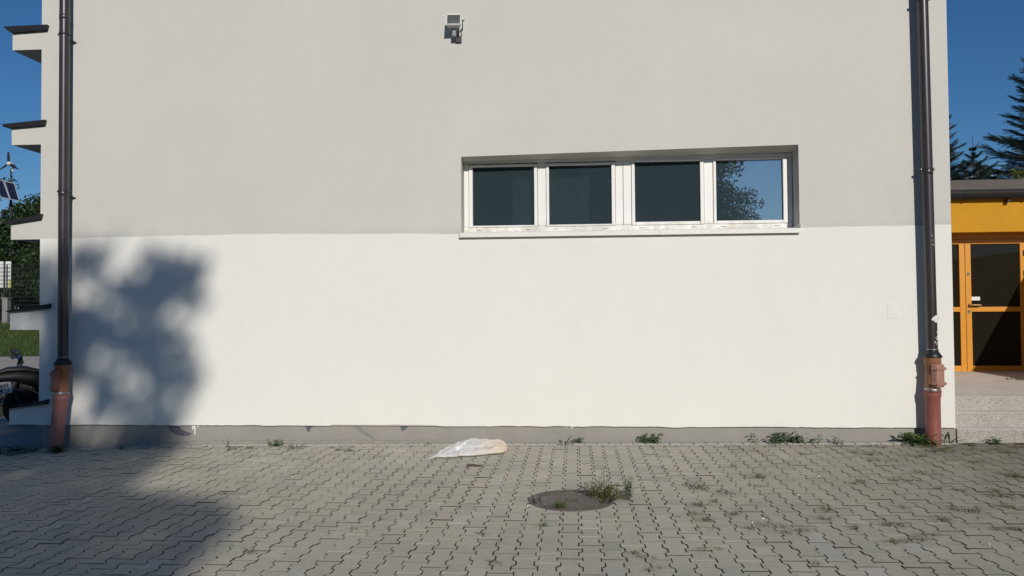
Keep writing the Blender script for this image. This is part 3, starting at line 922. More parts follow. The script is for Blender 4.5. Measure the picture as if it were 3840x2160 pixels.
# glazed entrance, set back 0.35 m
DY = 4.45
hd_ = MB()
hd_.bevbox((6.02, DY-.03, 2.70), (7.86, DY+.06, 2.86), .006); hd_.bevbox((6.02, DY-.035, 2.632), (7.86, DY+.06, 2.697), .006)
hd_.box((6.0, 4.402, 2.79), (7.86, 4.60, 2.9))
hd_.bevbox((5.96, DY-.03, .30), (6.10, DY+.06, 2.61), .006); hd_.bevbox((7.676, DY-.03, .30), (7.86, DY+.06, 2.61), .006)
part("door_frame", hd_, M['orange_f'], ax)
def leaf_door(x0, x1, hinge_l):
    d = MB(); st = .092; z0, z1 = .462, 2.628
    d.bevbox((x0, DY-.04, z0), (x0+st, DY+.04, z1), .006)
    d.bevbox((x1-st, DY-.04, z0), (x1, DY+.04, z1), .006)
    d.bevbox((x0+st, DY-.039, z0), (x1-st, DY+.04, z0+.098), .006)
    d.bevbox((x0+st, DY-.039, 1.470), (x1-st, DY+.04, 1.552), .006)
    d.bevbox((x0+st, DY-.039, z1-.012), (x1-st, DY+.04, z1), .004)
    o = part("door", d, M['orange_f'], ax)
    for a0, a1 in ((z0+.098, 1.470), (1.552, z1-.012)):
        g_ = MB(); g_.quad((x0+st, DY-.01, a0), (x1-st, DY-.01, a0), (x1-st, DY-.01, a1), (x0+st, DY-.01, a1))
        part("pane", g_, M['door_glass'], o)
    return o
leaf_door(6.104, 6.683, True)                           # fixed leaf, mostly behind the corner
dr_ = leaf_door(6.689, 7.672, False)
hm = MB()
hm.bevbox((6.722, DY-.052, 1.545), (6.752, DY-.041, 1.615), .004)
hm.tube([(6.737,DY-.045,1.585),(6.737,DY-.095,1.585),(6.752,DY-.10,1.585),(6.905,DY-.10,1.580)], .0125, 10)
part("handle", hm, M['handle'], dr_)
for zz in (1.473, 2.111):
    lk = MB(); lk.bevbox((6.715, DY-.049, zz-.035), (6.749, DY-.041, zz+.035), .006); lk.lathe([(.010,0),(.010,.008),(.0,.009)], (6.732, DY-.048, zz+.008), (0,-1,0), 12, 1)
    part("lock", lk, [M['steel'], M['dark_metal']], dr_)
stk = MB(); stk.box((6.789, DY-.014, 1.662), (6.930, DY-.0112, 1.724))
part("sticker", stk, M['paper'], dr_)
for zz in (2.46, 2.12):
    hg = MB()
    hg.bevbox((7.628, DY-.062, zz-.05), (7.645, DY-.041, zz+.04), .003); hg.bevbox((7.645, DY-.062, zz-.05), (7.70, DY-.041, zz-.02), .003)
    hg.tube([(7.673,DY-.06,zz-.12),(7.673,DY-.06,zz-.05)], .011, 8)
    part("hinge", hg, M['dark_metal'], dr_)
inn = MB()                                              # dim lobby behind the glass
inn.quad((5.9,8.4,.45),(9.1,8.4,.45),(9.1,8.4,3.0),(5.9,8.4,3.0)); inn.quad((5.9,4.62,.45),(5.9,8.4,.45),(5.9,8.4,3.0),(5.9,4.62,3.0))
inn.quad((9.1,4.62,.45),(9.1,4.62,3.0),(9.1,8.4,3.0),(9.1,8.4,.45)); inn.quad((5.9,4.62,3.0),(5.9,8.4,3.0),(9.1,8.4,3.0),(9.1,4.62,3.0)); inn.quad((5.9,4.62,.452),(9.1,4.62,.452),(9.1,8.4,.452),(5.9,8.4,.452),1)
part("lobby", inn, [M['lobby'], M['lobby']], ax)
# unseen wall added at right; its top edge throws slanting shade on the door
ww = MB(); sxp = 6.753; tt = 4.2
X1 = sxp + .27*tt; ZT = .457 + .49*tt
ww.box((X1, -2.6, -.05), (X1+.25, 4.095, ZT))
swl = part("shade_wall", ww, M['orange'], None, loc=(X1+.12, -1.2, 0))
tag(swl, "unseen added wall shading the door from beside the entrance steps", "wall")

# ------------------------------------------------------------------ entrance steps
es = thing("entrance_steps", "three washed-concrete entrance steps and landing before the orange door", "steps", (6.5, 1.5, 0))
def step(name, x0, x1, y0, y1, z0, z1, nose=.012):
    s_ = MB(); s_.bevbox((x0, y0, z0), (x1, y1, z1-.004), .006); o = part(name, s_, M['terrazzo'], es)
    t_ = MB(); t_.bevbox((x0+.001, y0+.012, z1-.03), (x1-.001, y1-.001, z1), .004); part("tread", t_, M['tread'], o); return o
sxL = XR+.0125
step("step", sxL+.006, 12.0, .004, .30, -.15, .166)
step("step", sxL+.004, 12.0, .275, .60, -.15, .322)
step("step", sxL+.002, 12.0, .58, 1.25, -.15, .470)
ld = MB()
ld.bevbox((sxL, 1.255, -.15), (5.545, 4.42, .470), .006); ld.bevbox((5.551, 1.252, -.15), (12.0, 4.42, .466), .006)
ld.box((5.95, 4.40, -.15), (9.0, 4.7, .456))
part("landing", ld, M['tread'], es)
side = MB(); side.bevbox((XR-.018, .16, .184), (sxL+.03, .30, .478), .006)
lit = MB(); random.seed(21)
for i in range(16):
    c0 = Vector((6.62+random.gauss(0,.07), 2.9+random.gauss(0,.10), .474))
    a_ = random.random()*PI; d = Vector((math.cos(a_), math.sin(a_), .3*random.random())); e = Vector((-d.y, d.x, .4))
    s0 = random.uniform(.02,.05)
    lit.quad(c0-d*s0, c0-e*s0*.4+Vector((0,0,.012)), c0+d*s0, c0+e*s0*.4)
o = part("fallen_leaves", lit, M['weed_dark'], None, loc=(6.62,2.9,.474)); tag(o, "small clump of dead leaves lying on the landing", "leaves")

# ------------------------------------------------------------------ manhole
mh = thing("manhole_cover", "round rusty cast-iron manhole cover set in the paving, weeds at its rim", "manhole cover", (0, -2.79, 0))
mz = gz(0,-2.79)
MT = Matrix.Translation((0,-2.79,mz)) @ Matrix.Rotation(-.0071, 4, 'Y')
fr_ = MB()
fr_.lathe([(.356,-.04),(.356,.003),(.353,.008),(.330,.009),(.326,.005),(.326,-.02)], seg=64)
part("frame", tf(fr_, MT), M['iron'], mh)
lid = MB()
lid.lathe([(.270,.0005),(.2702,.005),(.274,.008),(.306,.008),(.311,.004),(.3115,-.02)], seg=64)
lid.f = [f for f in lid.f if len(f) == 4]; lid.m = [0]*len(lid.f); lid.smooth = [True]*len(lid.f)
lid.lathe([(.0,.0003),(.2705,.0003)], seg=64, mat=1)
part("lid", tf(lid, MT), [M['iron'], M['iron_dirt']], mh)
stn = MB()
ang = math.radians(-14)
ca_, sa_ = math.cos(ang), math.sin(ang)
for i in range(-13, 14):
    for j in range(-16, 17):
        x_ = i*.0205 + (.0 if True else 0); y_ = j*.0165
        if abs(x_) < .055 and abs(y_) < .035: continue
        xx = x_*ca_ - y_*sa_; yy = x_*sa_ + y_*ca_
        if xx*xx+yy*yy > .258**2: continue
        hx, hy = .0072, .0055
        q = []
        for (sx, sy, zz, s_) in ((-1,-1,0,1),(1,-1,0,1),(1,1,0,1),(-1,1,0,1),(-1,-1,.007,.75),(1,-1,.007,.75),(1,1,.007,.75),(-1,1,.007,.75)):
            dx, dy = sx*hx*s_, sy*hy*s_
            q.append((xx+dx*ca_-dy*sa_, yy+dx*sa_+dy*ca_, zz))
        stn.add(q, [(4,5,6,7),(0,1,5,4),(1,2,6,5),(2,3,7,6),(3,0,4,7)], 0)
part("studs", tf(stn, MT), M['iron_worn'], mh, kind='stuff')
bdg = MB(); bdg.bevbox((-.045,-.026,0),(.045,.026,.007), .003)
part("badge", tf(bdg, MT @ Matrix.Rotation(ang, 4, 'Z')), M['iron'], mh)

# ------------------------------------------------------------------ plastic sack
random.seed(8)
FRONT = [(-1.527,-1.046),(-1.45,-.955),(-1.327,-.945),(-1.229,-.94),(-1.217,-.885),(-1.062,-.87),(-.941,-.784),(-.745,-.675),(-.715,-.53)]
CREST = [(-1.527,-1.03,.004),(-1.462,-.80,.022),(-1.374,-.65,.056),(-1.262,-.55,.085),(-1.107,-.50,.100),(-.988,-.44,.103),(-.907,-.38,.078),(-.823,-.36,.082),(-.75,-.38,.055),(-.712,-.47,.022)]
BACK  = [(-1.520,-1.02),(-1.44,-.66),(-1.33,-.42),(-1.22,-.30),(-1.08,-.24),(-.96,-.20),(-.88,-.19),(-.80,-.22),(-.73,-.32),(-.708,-.46)]
def samp(L, s):
    t = s*(len(L)-1); i = min(int(t), len(L)-2); f = t-i
    return Vector(L[i])*(1-f) + Vector(L[i+1])*f
NS, NR = 90, 44
vv = []
for i in range(NS+1):
    s_ = i/NS
    F = samp([(x,y,0) for x,y in FRONT], s_); C_ = samp(CREST, s_); B_ = samp([(x,y,0) for x,y in BACK], s_)
    for j in range(NR+1):
        r_ = j/NR
        if r_ < .5:
            q = r_/.5; P_ = F.lerp(Vector((C_.x,C_.y,0)), q); hz = C_.z*(min(1,q*6)*.34 + .66*math.sin(q*PI/2)**1.1)
        else:
            q = (r_-.5)/.5; P_ = Vector((C_.x,C_.y,0)).lerp(B_, q); hz = C_.z*math.cos(q*PI/2)**.8
        edge = min(1, 8*min(r_,1-r_), 14*min(s_,1-s_)+.05)
        # creases run along the sack and fan out from the gathered left end
        u1 = P_.x*1.0 + P_.y*.9; u2 = P_.y - P_.x*.55
        warp = .5*noise.noise((P_.x*3.2, P_.y*3.2, 4))
        al = P_.x*.80 + P_.y*.60; ac = P_.y*.80 - P_.x*.60
        rg = lambda f, g, k: (1-abs(2*noise.noise((al*g+k, ac*f+warp*2.2, k))))**3
        w_ = .034*rg(7, 1.3, 1.7) + .026*rg(13, 2.4, 5.1) + .010*rg(28, 5, 8.8) - .022
        z = gz(P_.x, P_.y) + .006 + max(0.0, hz + w_*edge)
        sh = .012*noise.noise((P_.x*20, P_.y*20, 9))*edge
        vv.append((P_.x+sh, P_.y+sh*.8, z))
for i in range(NS+1):                                  # front hem curls under, throwing its own small shade
    b0 = i*(NR+1); k = max(0, min(1, 8*(i/NS)*(1-i/NS)))*(.55+.45*noise.noise((i*.13, 2, 0)))
    fx, fy, fz = vv[b0]
    for j in range(0, 4):
        t_ = j/3
        vv[b0+j] = (fx, fy + .030*k*(1-t_)**1.5 - .006*k, fz + .034*k*t_**1.3)
    for j in range(4, 8):
        x_, y_, z_ = vv[b0+j]; vv[b0+j] = (x_, y_, max(z_, fz+.034*k*(1-(j-3)/5*.3)))
bgm = MB()
bgm.add(vv, [(i*(NR+1)+j, (i+1)*(NR+1)+j, (i+1)*(NR+1)+j+1, i*(NR+1)+j+1) for i in range(NS) for j in range(NR)], 0, True)
sack = thing("plastic_sack", "crumpled white plastic sack with tan stains lying by the wall foot", "sack", (-1.1,-.6,gz(-1.1,-.6)))
part("film", bgm, M['bag'], sack)
lb = MB(); pts = []
for i in range(30, 39):
    for j in range(9, 17):
        v = vv[i*(NR+1)+j]; pts.append((v[0], v[1]-.002, v[2]+.003))
lb.add(pts, [(a_*8+c, (a_+1)*8+c, (a_+1)*8+c+1, a_*8+c+1) for a_ in range(8) for c in range(7)], 0, True)
part("label_patch", lb, M['bag_label'], sack)

# ------------------------------------------------------------------ stick and small chips
stt = MB()
stt.tube([(-1.06,-1.40,gz(-1,-1.4)+.012),(-1.0,-1.385,gz(-1,-1.4)+.016),(-.95,-1.40,gz(-1,-1.4)+.013),(-.90,-1.395,gz(-1,-1.4)+.012)], [.011,.013,.012,.006], 8)
stt.tube([(-1.045,-1.40,gz(-1,-1.4)+.014),(-1.055,-1.37,gz(-1,-1.4)+.03)], [.006,.003], 6)
o = part("stick", stt, M['twig'], None, loc=(-1,-1.39,gz(-1,-1.39))); tag(o, "short broken stick lying in front of the plastic sack", "stick")
random.seed(77)
chip_me = None
for i, (x, y) in enumerate([(-1.55,-2.6),(-3.0,-1.3),(-2.9,-.9),(1.43,-3.35),(1.33,-3.45),(-2.7,-1.9),(2.3,-1.85),(-3.3,-2.9),(-.35,-3.0),(.21,-2.72),(1.9,-2.6),(2.75,-3.95)]):
    if chip_me is None:
        cm_ = MB(); cm_.ball((0,0,.003), .008, 7, 5, 0, (1.3,.8,.5)); chip_me = cm_.mesh("stone_chip", M['flint'])
    o = bpy.data.objects.new("stone_chip", chip_me); COL.objects.link(o)
    o.location = (x, y, gz(x, y)+.002 + (.009 if (x*x+(y+2.79)**2) < .1 else 0)); o.rotation_euler = (0,0,random.random()*6); o.scale = (random.uniform(.6,1.4),)*3
    tag(o, "tiny white chip lying on the grey paving", "chip", "white chips scattered on the paving")

# ------------------------------------------------------------------ weeds
def blade(mb, base, ang, lean, L, w, seg=3, mat=0):
    d = Vector((math.cos(ang), math.sin(ang), 0)); s_ = Vector((-d.y, d.x, 0))
    vs_ = []
    for k in range(seg+1):
        t = k/seg
        p = Vector(base) + d*(lean*L*t*t) + Vector((0,0,L*(t-.35*lean*t*t)))
        wd = w*(1-t)**.7 + .0004
        vs_ += [p-s_*wd, p+s_*wd]
    mb.add(vs_, [(2*k, 2*k+1, 2*k+3, 2*k+2) for k in range(seg)], mat, True)
def tuft_mesh(name, n, R_, L0, L1, lean, w, mat, seed, stretch=1.0):
    random.seed(seed); mb = MB()
    for i in range(n):
        a_ = random.random()*2*PI; r_ = R_*math.sqrt(random.random())
        blade(mb, (r_*math.cos(a_)*stretch, r_*math.sin(a_)*.6, 0), a_+random.gauss(0,.7), random.uniform(.2,lean), random.uniform(L0,L1), w*random.uniform(.6,1.2), 3)
    return mb.mesh(name, mat)
def leafblade(mb, base, ang, L, w, rise, droop, serr=0, mat=0, seg=7):
    """dandelion / dock leaf: arching, optionally toothed"""
    d = Vector((math.cos(ang), math.sin(ang), 0)); s_ = Vector((-d.y, d.x, 0)); vs_ = []
    for k in range(seg+1):
        t = k/seg
        wd = w*math.sin(PI*min(1, .08+t*.92))**.8*(.35+.65*t if t < .8 else 1)
        if serr: wd *= (1.0 if k % 2 else .45)
        p = Vector(base) + d*(L*t) + Vector((0,0,rise*L*t - droop*L*t*t))
        vs_ += [p-s_*wd+Vector((0,0,wd*.35)), p, p+s_*wd+Vector((0,0,wd*.35))]
    fs = []
    for k in range(seg):
        fs += [(3*k,3*k+1,3*k+4,3*k+3), (3*k+1,3*k+2,3*k+5,3*k+4)]
    mb.add(vs_, fs, mat, True)
dry = [tuft_mesh("grass_tuft", n, R_, a, b, l, .0016, M['grass_dry'], sd, st) for n, R_, a, b, l, sd, st in
       ((46,.035,.035,.085,1.1,1,1.4),(60,.05,.03,.075,1.3,2,1.6),(34,.025,.03,.07,1.0,3,1.2))]
brn = [tuft_mesh("grass_tuft", n, R_, a, b, l, .0016, M['grass_brown'], sd, st) for n, R_, a, b, l, sd, st in ((50,.045,.03,.07,1.4,4,1.6),(36,.03,.025,.06,1.2,5,1.4))]
grn = [tuft_mesh("grass_tuft", 40, .03, .04, .09, .9, .0018, M['grass'], 6, 1.2), tuft_mesh("grass_tuft", 30, .025, .03, .06, 1.1, .0018, M['grass'], 7, 1.3)]
T4 = [(1.1,-2.31,2.0),(1.04,-2.94,1.2),(.96,-3.19,.9),(1.25,-3.21,1.3),(.99,-3.4,1.1),(.97,-3.61,.9),(1.32,-2.5,1.1),(1.62,-1.37,1.1),(1.73,-1.91,1.5),(1.63,-2.25,.8),(1.45,-3.54,1.2),(1.26,-3.61,.9),(1.58,-3.68,1.2),(1.89,-3.35,1.4),(1.98,-3.06,1.2),(1.17,-2.83,.8),(.81,-3.29,.5),(.91,-4.09,.9),(.48,-4.28,.7),(.4,-4.2,.8),(2.07,-.59,1.0),(2.49,-.74,1.2),(1.06,-.55,.8),(1.5,-4.39,1.0),(.5,-4.5,.7)]
T5 = [(3.0,-2.04,1.4),(2.57,-2.11,1.2),(3.2,-1.09,1.2),(3.32,-1.71,1.2),(3.3,-2.42,1.4),(3.16,-2.34,.9),(3.02,-3.08,2.1),(4.03,-1.84,1.9),(3.61,-2.61,1.9),(3.59,-2.41,1.2),(3.37,-2.9,1.1),(3.42,-3.0,1.1),(2.31,-3.51,1.6),(2.72,-3.37,1.3),(2.02,-3.58,.9),(2.58,-3.0,.9),(2.29,-3.88,1.0),(2.42,-3.77,1.1),(2.14,-3.91,.9),(3.14,-3.59,1.0),(3.02,-3.58,.9),(3.87,-1.09,.9),(4.04,-1.18,1.2),(3.94,-.62,1.9),(4.34,-.47,1.2),(4.42,-.61,1.2),(4.62,-.48,1.4),(4.63,-.67,1.3),(3.19,-.76,1.2),(3.06,-.66,1.1),(3.52,-.79,1.1),(3.63,-.88,1.1),(3.04,-1.09,.9),(3.98,-.3,1.6),(3.45,-.33,1.3),(3.34,-.26,1.3),(3.07,-.29,1.0),(4.2,-.75,1.2),(4.75,-.9,1.3),(4.9,-.35,1.4),(4.45,-.25,1.2)]
T3 = [(-2.13,-4.25,.9),(-1.45,-3.4,.7),(-1.6,-3.66,.7),(-.63,-3.78,.8),(-2.68,-.45,1.0),(-2.54,-.5,1.1),(-2.8,-.3,.7),(-3.08,-2.59,1.1),(-.49,-4.42,.9),(-.2,-3.57,.9),(-1.68,-.1,1.1),(-1.89,-.03,.9),(-5.5,-.1,1.2),(-5.04,-.06,1.2),(-5.2,-.05,.8),(-6.62,-.5,1.6)]
random.seed(31)
for kind_, lst in (('d', T4), ('m', T5), ('g', T3)):
    for (x, y, s_) in lst:
        if kind_ == 'd': me, kk = random.choice(dry), 'd'
        elif kind_ == 'g': me, kk = random.choice(grn+dry[:1]), 'g'
        else: me = random.choice(brn+dry if x < 3.4 else brn+brn+dry); kk = 'b' if me in brn else 'd'
        o = bpy.data.objects.new("grass_tuft", me); COL.objects.link(o)
        o.location = (x, y, gz(x,y)-.006); o.rotation_euler = (0,0,random.gauss(0,.5)+(0 if random.random() < .5 else PI)); o.scale = (s_*1.1, s_*1.0, s_*random.uniform(.38,.62))
        if kind_ == 'g':
            row = "at the wall foot" if y > -.2 else "just off the wall foot" if y > -.7 else "in mid paving" if y > -3.5 else "near the paving's front edge"
            colm = "left of the sack, in tree shade" if x < -4.5 else "left of the sack" if x < -1.7 else "below the sack" if x < -.7 else "left of the manhole"
            tag(o, ("small" if s_ < 1 else "larger") + " green grass tuft " + row + ", " + colm, "grass tuft", "grass tufts left of the manhole")
        else:
            size = "tiny" if s_ < .95 else "small" if s_ < 1.15 else "wide" if s_ < 1.5 else "sprawling"
            row = "by the wall foot" if y > -.7 else "in the back rows" if y > -2.1 else "level with the manhole" if y > -3.15 else "in the front rows"
            colm = "just right of the manhole" if x < 1.2 else "below the window's right end" if x < 2.2 else "left of the red drain foot" if x < 3.5 else "before the entrance steps"
            hue = "brown dry" if kk == 'b' else "half-dry"
            tag(o, size + " " + hue + " grass tuft " + row + ", " + colm, "grass tuft", hue + " grass tufts right of the manhole")

def weed(name, label, cat, x, y, build, mat):
    mb = MB(); build(mb); z = gz(x, y)-.004
    mb.v = [(a+x, b+y, c+z) for a, b, c in mb.v]
    o = part(name, mb, mat, None, loc=(x, y, z)); tag(o, label, cat); return o
def rosette(n, L, w, rise, droop, serr, seed, spread=.012):
    def f(mb):
        random.seed(seed)
        for i in range(n):
            a_ = 2*PI*i/n + random.gauss(0,.3); k = random.uniform(.6,1.15)
            leafblade(mb, (spread*math.cos(a_), spread*math.sin(a_), 0), a_, L*k, w*k, rise*random.uniform(.5,1.4), droop*random.uniform(.7,1.3), serr)
    return f
def stems(n, R_, L, leaves, lw, seed, lean=.5):
    def f(mb):
        random.seed(seed)
        for i in range(n):
            a_ = random.random()*2*PI; b = Vector((R_*random.gauss(0,.4), R_*.4*random.gauss(0,.5), 0)); l_ = L*random.uniform(.6,1.1)
            d = Vector((math.cos(a_)*lean*random.random(), math.sin(a_)*lean*random.random()*.6, 1)).normalized()
            mb.tube([b, b+d*l_*.5, b+d*l_], [.0022,.0018,.001], 5, 0, False)
            for k in range(leaves):
                t = .15+.85*k/leaves; p = b+d*l_*t
                leafblade(mb, p, random.random()*2*PI, lw*random.uniform(1.6,2.8), lw*.62*random.uniform(.7,1.2), .7, .7, 0, 0, 4)
    return f
weed("weed", "large grey-green leafy weed at the wall foot, widest of them", "weed", 2.50, -.05, stems(26,.30,.13,7,.030,41,.7), M['weed_grey'])
weed("weed", "leafy green weed at the wall foot between sack and large grey-green weed", "weed", .91, -.04, stems(12,.12,.12,7,.028,42,.7), M['weed'])
weed("weed", "bright dandelion rosette against the red drain foot, left of it", "dandelion", 3.93, -.13, lambda mb: (rosette(26,.22,.042,.85,.45,1,43,.03)(mb), stems(16,.18,.13,6,.036,143,.6)(mb)), M['weed'])
weed("weed", "dark dandelion rosette right of the red drain foot", "dandelion", 4.29, -.10, rosette(12,.16,.020,1.1,.5,1,44), M['weed_dark'])
weed("weed", "flat leafy weed spilling over the paving in front of the red drain foot", "weed", 4.06, -.32, rosette(22,.15,.02,.35,.3,1,45,.06), M['weed'])
weed("weed", "tall weed clump with dry stalks at the right rim of the manhole", "weed", .30, -2.72, lambda mb: (stems(16,.15,.15,7,.022,46,.8)(mb), stems(9,.10,.26,6,.012,47,.5)(mb), rosette(14,.14,.014,.8,.5,0,48,.05)(mb)), M['weed_red'])
weed("weed", "dark toothed weed leaning over the far rim of the manhole", "weed", .20, -2.60, lambda mb: (rosette(9,.15,.016,.8,.4,1,49,.03)(mb), stems(6,.10,.14,5,.02,149,.9)(mb)), M['weed_dark'])
weed("weed", "upright narrow-leaved weed in a joint right of the manhole", "weed", .475, -2.72, stems(9,.05,.18,12,.016,50,.3), M['weed_grey'])
weed("grass_tuft", "bright green grass tuft on the near rim of the manhole", "grass tuft", -.09, -3.07, lambda mb: [blade(mb, (random.gauss(0,.025), random.gauss(0,.012), .01), random.random()*6.28, random.uniform(.2,.9), random.uniform(.04,.10), .0018) for _ in range(70)], M['grass'])
weed("weed", "green flat weed left of the sack near the shade edge, lower of two", "weed", -3.87, -.34, rosette(16,.10,.016,.5,.35,0,52,.05), M['weed'])
weed("weed", "thin upright weed beside the flat weed near the shade edge", "weed", -3.96, -.50, stems(4,.02,.15,5,.014,53,.2), M['weed_dark'])
weed("weed", "green weed at the wall foot in mid-distance between shade and sack", "weed", -3.55, -.16, stems(10,.10,.10,6,.022,54,.8), M['weed'])
weed("weed", "dark withered weed tuft left of the sack", "weed", -3.22, -.36, rosette(18,.13,.008,.9,.5,0,55,.02), M['weed_dark'])
weed("weed", "dark little weed at the wall foot just right of the sack", "weed", -.07, -.08, rosette(14,.10,.010,1.0,.4,0,56,.03), M['weed_dark'])
weed("weed", "small green weed at the wall foot, second right of the sack", "weed", .09, -.04, stems(6,.05,.09,5,.022,57,.7), M['weed_grey'])
weed("weed", "tiny dark weed at the wall foot left of the large grey-green weed", "weed", 2.07, -.05, rosette(8,.06,.012,.7,.4,0,58,.02), M['weed_dark'])
weed("weed", "small pale weed at the wall foot right of the large grey-green weed", "weed", 3.04, -.12, stems(6,.06,.09,5,.02,59,.8), M['weed_grey'])
weed("weed", "small weed growing at the foot of the entrance steps", "weed", 4.80, -.10, stems(7,.08,.08,5,.024,60,.9), M['weed'])
weed("weed", "shaded green weed at the foot of the pinkish drain pipe", "weed", -6.16, -.30, stems(12,.12,.10,6,.026,61,.9), M['weed_dark'])
weed("weed", "shaded low weeds under the lowest ledge at the left corner", "weed", -6.75, -.35, stems(18,.30,.10,6,.026,62,.9), M['weed_dark'])

# ------------------------------------------------------------------ motor scooter behind the left corner
sc_ = thing("motor_scooter", "black motor scooter with number plate parked behind the left corner", "scooter", (-8.1, 1.9, -.13))
fwd = Vector((.80, .60, 0)); lat = Vector((.60, -.80, 0)); O_ = Vector((-8.21, 1.9, -.112))
def S(f, l, z): return O_ + fwd*f + lat*l + Vector((0,0,z))
def wheel(name, f):
    tm = MB(); c0 = S(f, 0, .265)
    tm.lathe([(.185,-.045),(.225,-.062),(.255,-.05),(.265,-.02),(.265,.02),(.255,.05),(.225,.062),(.185,.045)], c0, lat, 32)
    wo_ = part(name, tm, M['rubber'], sc_)
    rm_ = MB(); rm_.lathe([(.186,-.03),(.17,-.03),(.05,-.012),(.0,-.012)], c0, lat, 24); rm_.lathe([(.0,.03),(.05,.03),(.17,.045),(.19,.04)], c0, lat, 24)
    for k in range(5):
        a_ = 2*PI*k/5; d = fwd*math.cos(a_)+Vector((0,0,math.sin(a_)))
        rm_.tube([c0+lat*.045, c0+lat*.045+d*.185], [.022,.016], 8)
    part("rim", rm_, M['black'], wo_)
    hb = MB(); hb.lathe([(.0,.075),(.018,.075),(.022,.06),(.03,.03)], c0, lat, 12); part("axle_nut", hb, M['steel'], wo_)
wheel("wheel", 0.0); wheel("wheel", 1.28)
fd = MB()                                               # rear mudguard hugging the wheel
fv = []
for k in range(15):
    a_ = math.radians(20+k*11)
    for l_ in (-.075, 0, .075):
        r_ = .285+(.012 if l_ == 0 else 0)
        fv.append(S(r_*math.cos(a_)*-1*-1, l_, .265+r_*math.sin(a_)))
fd.add(fv, [(3*k+c, 3*k+c+1, 3*k+4+c, 3*k+3+c) for k in range(14) for c in (0,1)], 0, True)
part("mudguard", fd, M['black'], sc_)
bdm = MB()                                              # tail and side panels: lofted sections along the machine
secs = [(-.44,.07,.68,.76),(-.34,.13,.66,.80),(-.12,.16,.66,.82),(.10,.17,.58,.82),(.30,.17,.36,.78),(.46,.15,.26,.60)]
lv = []
for f_, w_, z0, z1 in secs:
    for k in range(12):
        a_ = 2*PI*k/12
        lv.append(S(f_, w_*math.copysign(abs(math.cos(a_))**.7, math.cos(a_)), (z0+z1)/2+(z1-z0)/2*math.copysign(abs(math.sin(a_))**.8, math.sin(a_))))
bdm.add(lv, [(12*i+k, 12*i+(k+1)%12, 12*i+12+(k+1)%12, 12*i+12+k) for i in range(5) for k in range(12)], 0, True)
bdm.add(lv[:12], [tuple(range(11,-1,-1))], 0); bdm.add(lv[-12:], [tuple(range(12))], 0)
part("body", bdm, M['black'], sc_)
fp = MB(); fp.prism([(0,0)]*0 or [(.0,.0),(.1,0),(.1,.1)], 'x', 0, .001) if False else None
fbv = [(.44,.13,.16,.26),(.80,.14,.15,.24),(.96,.15,.18,.40),(1.06,.19,.30,.70),(1.10,.17,.55,.90),(1.16,.10,.75,.95)]
lv = []
for f_, w_, z0, z1 in fbv:
    for k in range(10):
        a_ = 2*PI*k/10
        lv.append(S(f_, w_*math.cos(a_), (z0+z1)/2+(z1-z0)/2*math.sin(a_)))
fp = MB(); fp.add(lv, [(10*i+k, 10*i+(k+1)%10, 10*i+10+(k+1)%10, 10*i+10+k) for i in range(5) for k in range(10)], 0, True)
fp.add(lv[:10], [tuple(range(9,-1,-1))], 0); fp.add(lv[-10:], [tuple(range(10))], 0)
part("front_shield", fp, M['black'], sc_)
sw = MB(); sw.tube([S(.0,.0,.265)+lat*.10, S(.22,.0,.28)+lat*.10, S(.5,0,.27)+lat*.09], [.05,.075,.06], 10); sw.tube([S(-.02,0,.27)+lat*.12, S(-.12,0,.56)+lat*.12], [.026,.026], 8)
part("engine", sw, M['dark_metal'], sc_)
stm = MB(); lv = []
for f_, w_, z0, z1 in ((-.36,.10,.77,.82),(-.2,.14,.80,.885),(.02,.15,.80,.89),(.16,.15,.78,.845),(.36,.13,.75,.80),(.5,.08,.73,.76)):
    for k in range(10):
        a_ = 2*PI*k/10; lv.append(S(f_, w_*math.cos(a_), (z0+z1)/2+(z1-z0)/2*math.sin(a_)))
stm.add(lv, [(10*i+k, 10*i+(k+1)%10, 10*i+10+(k+1)%10, 10*i+10+k) for i in range(5) for k in range(10)], 0, True)
stm.add(lv[:10], [tuple(range(9,-1,-1))], 0); stm.add(lv[-10:], [tuple(range(10))], 0)
part("seat", stm, M['seat'], sc_)
hb = MB()
hb.tube([S(1.02,-.33,.93), S(1.06,-.2,.94), S(1.1,0,.90), S(1.06,.2,.94), S(1.02,.33,.93)], .016, 8)
hb.tube([S(1.1,0,.98), S(1.16,0,.80)], .035, 10)
for s_ in (-1,1):
    hb.tube([S(.98,.24*s_,.93), S(1.0,.36*s_,.93)], .022, 8)
part("handlebar", hb, M['dark_metal'], sc_)
for s_ in (-1,1):
    mr = MB(); mr.tube([S(1.05,.22*s_,.94), S(1.06,.30*s_,1.0)], .008, 6); mr.ball(S(1.05,.32*s_,1.02), .07, 12, 8, 0, (1,.5,.7))
    part("mirror", mr, M['black'], sc_)
gr = MB(); gr.tube([S(-.34,-.12,.83), S(-.45,-.10,.87), S(-.47,0,.88), S(-.45,.10,.87), S(-.34,.12,.83)], .014, 8)
part("grab_rail", gr, M['dark_metal'], sc_)
tk = MB(); tk.ball(S(-.41,0,.69), .075, 12, 8, 0, (.8,1.0,.55)); part("tail_light", tk, M['redlens'], sc_)
for s_ in (-1, 1):
    ik = MB(); ik.ball(S(-.33,.17*s_,.66), .032, 10, 6, 0, (1.3,1,.7)); part("indicator", ik, M['redlens'], sc_)
pb_ = MB()
PC = Vector((-8.245, 1.55, .475))
pn = Vector((.06,-1,.10)).normalized(); pr = Vector((1, .06, .19)).normalized(); pu = pr.cross(pn)*-1
pu = (pu - pr*pu.dot(pr)).normalized()
if pu.z < 0: pu = -pu
def PL(a, b, c=0): return PC + pr*a + pu*b + pn*c
q = [PL(-.10,-.075,-.002),PL(.10,-.075,-.002),PL(.10,.075,-.002),PL(-.10,.075,-.002)]
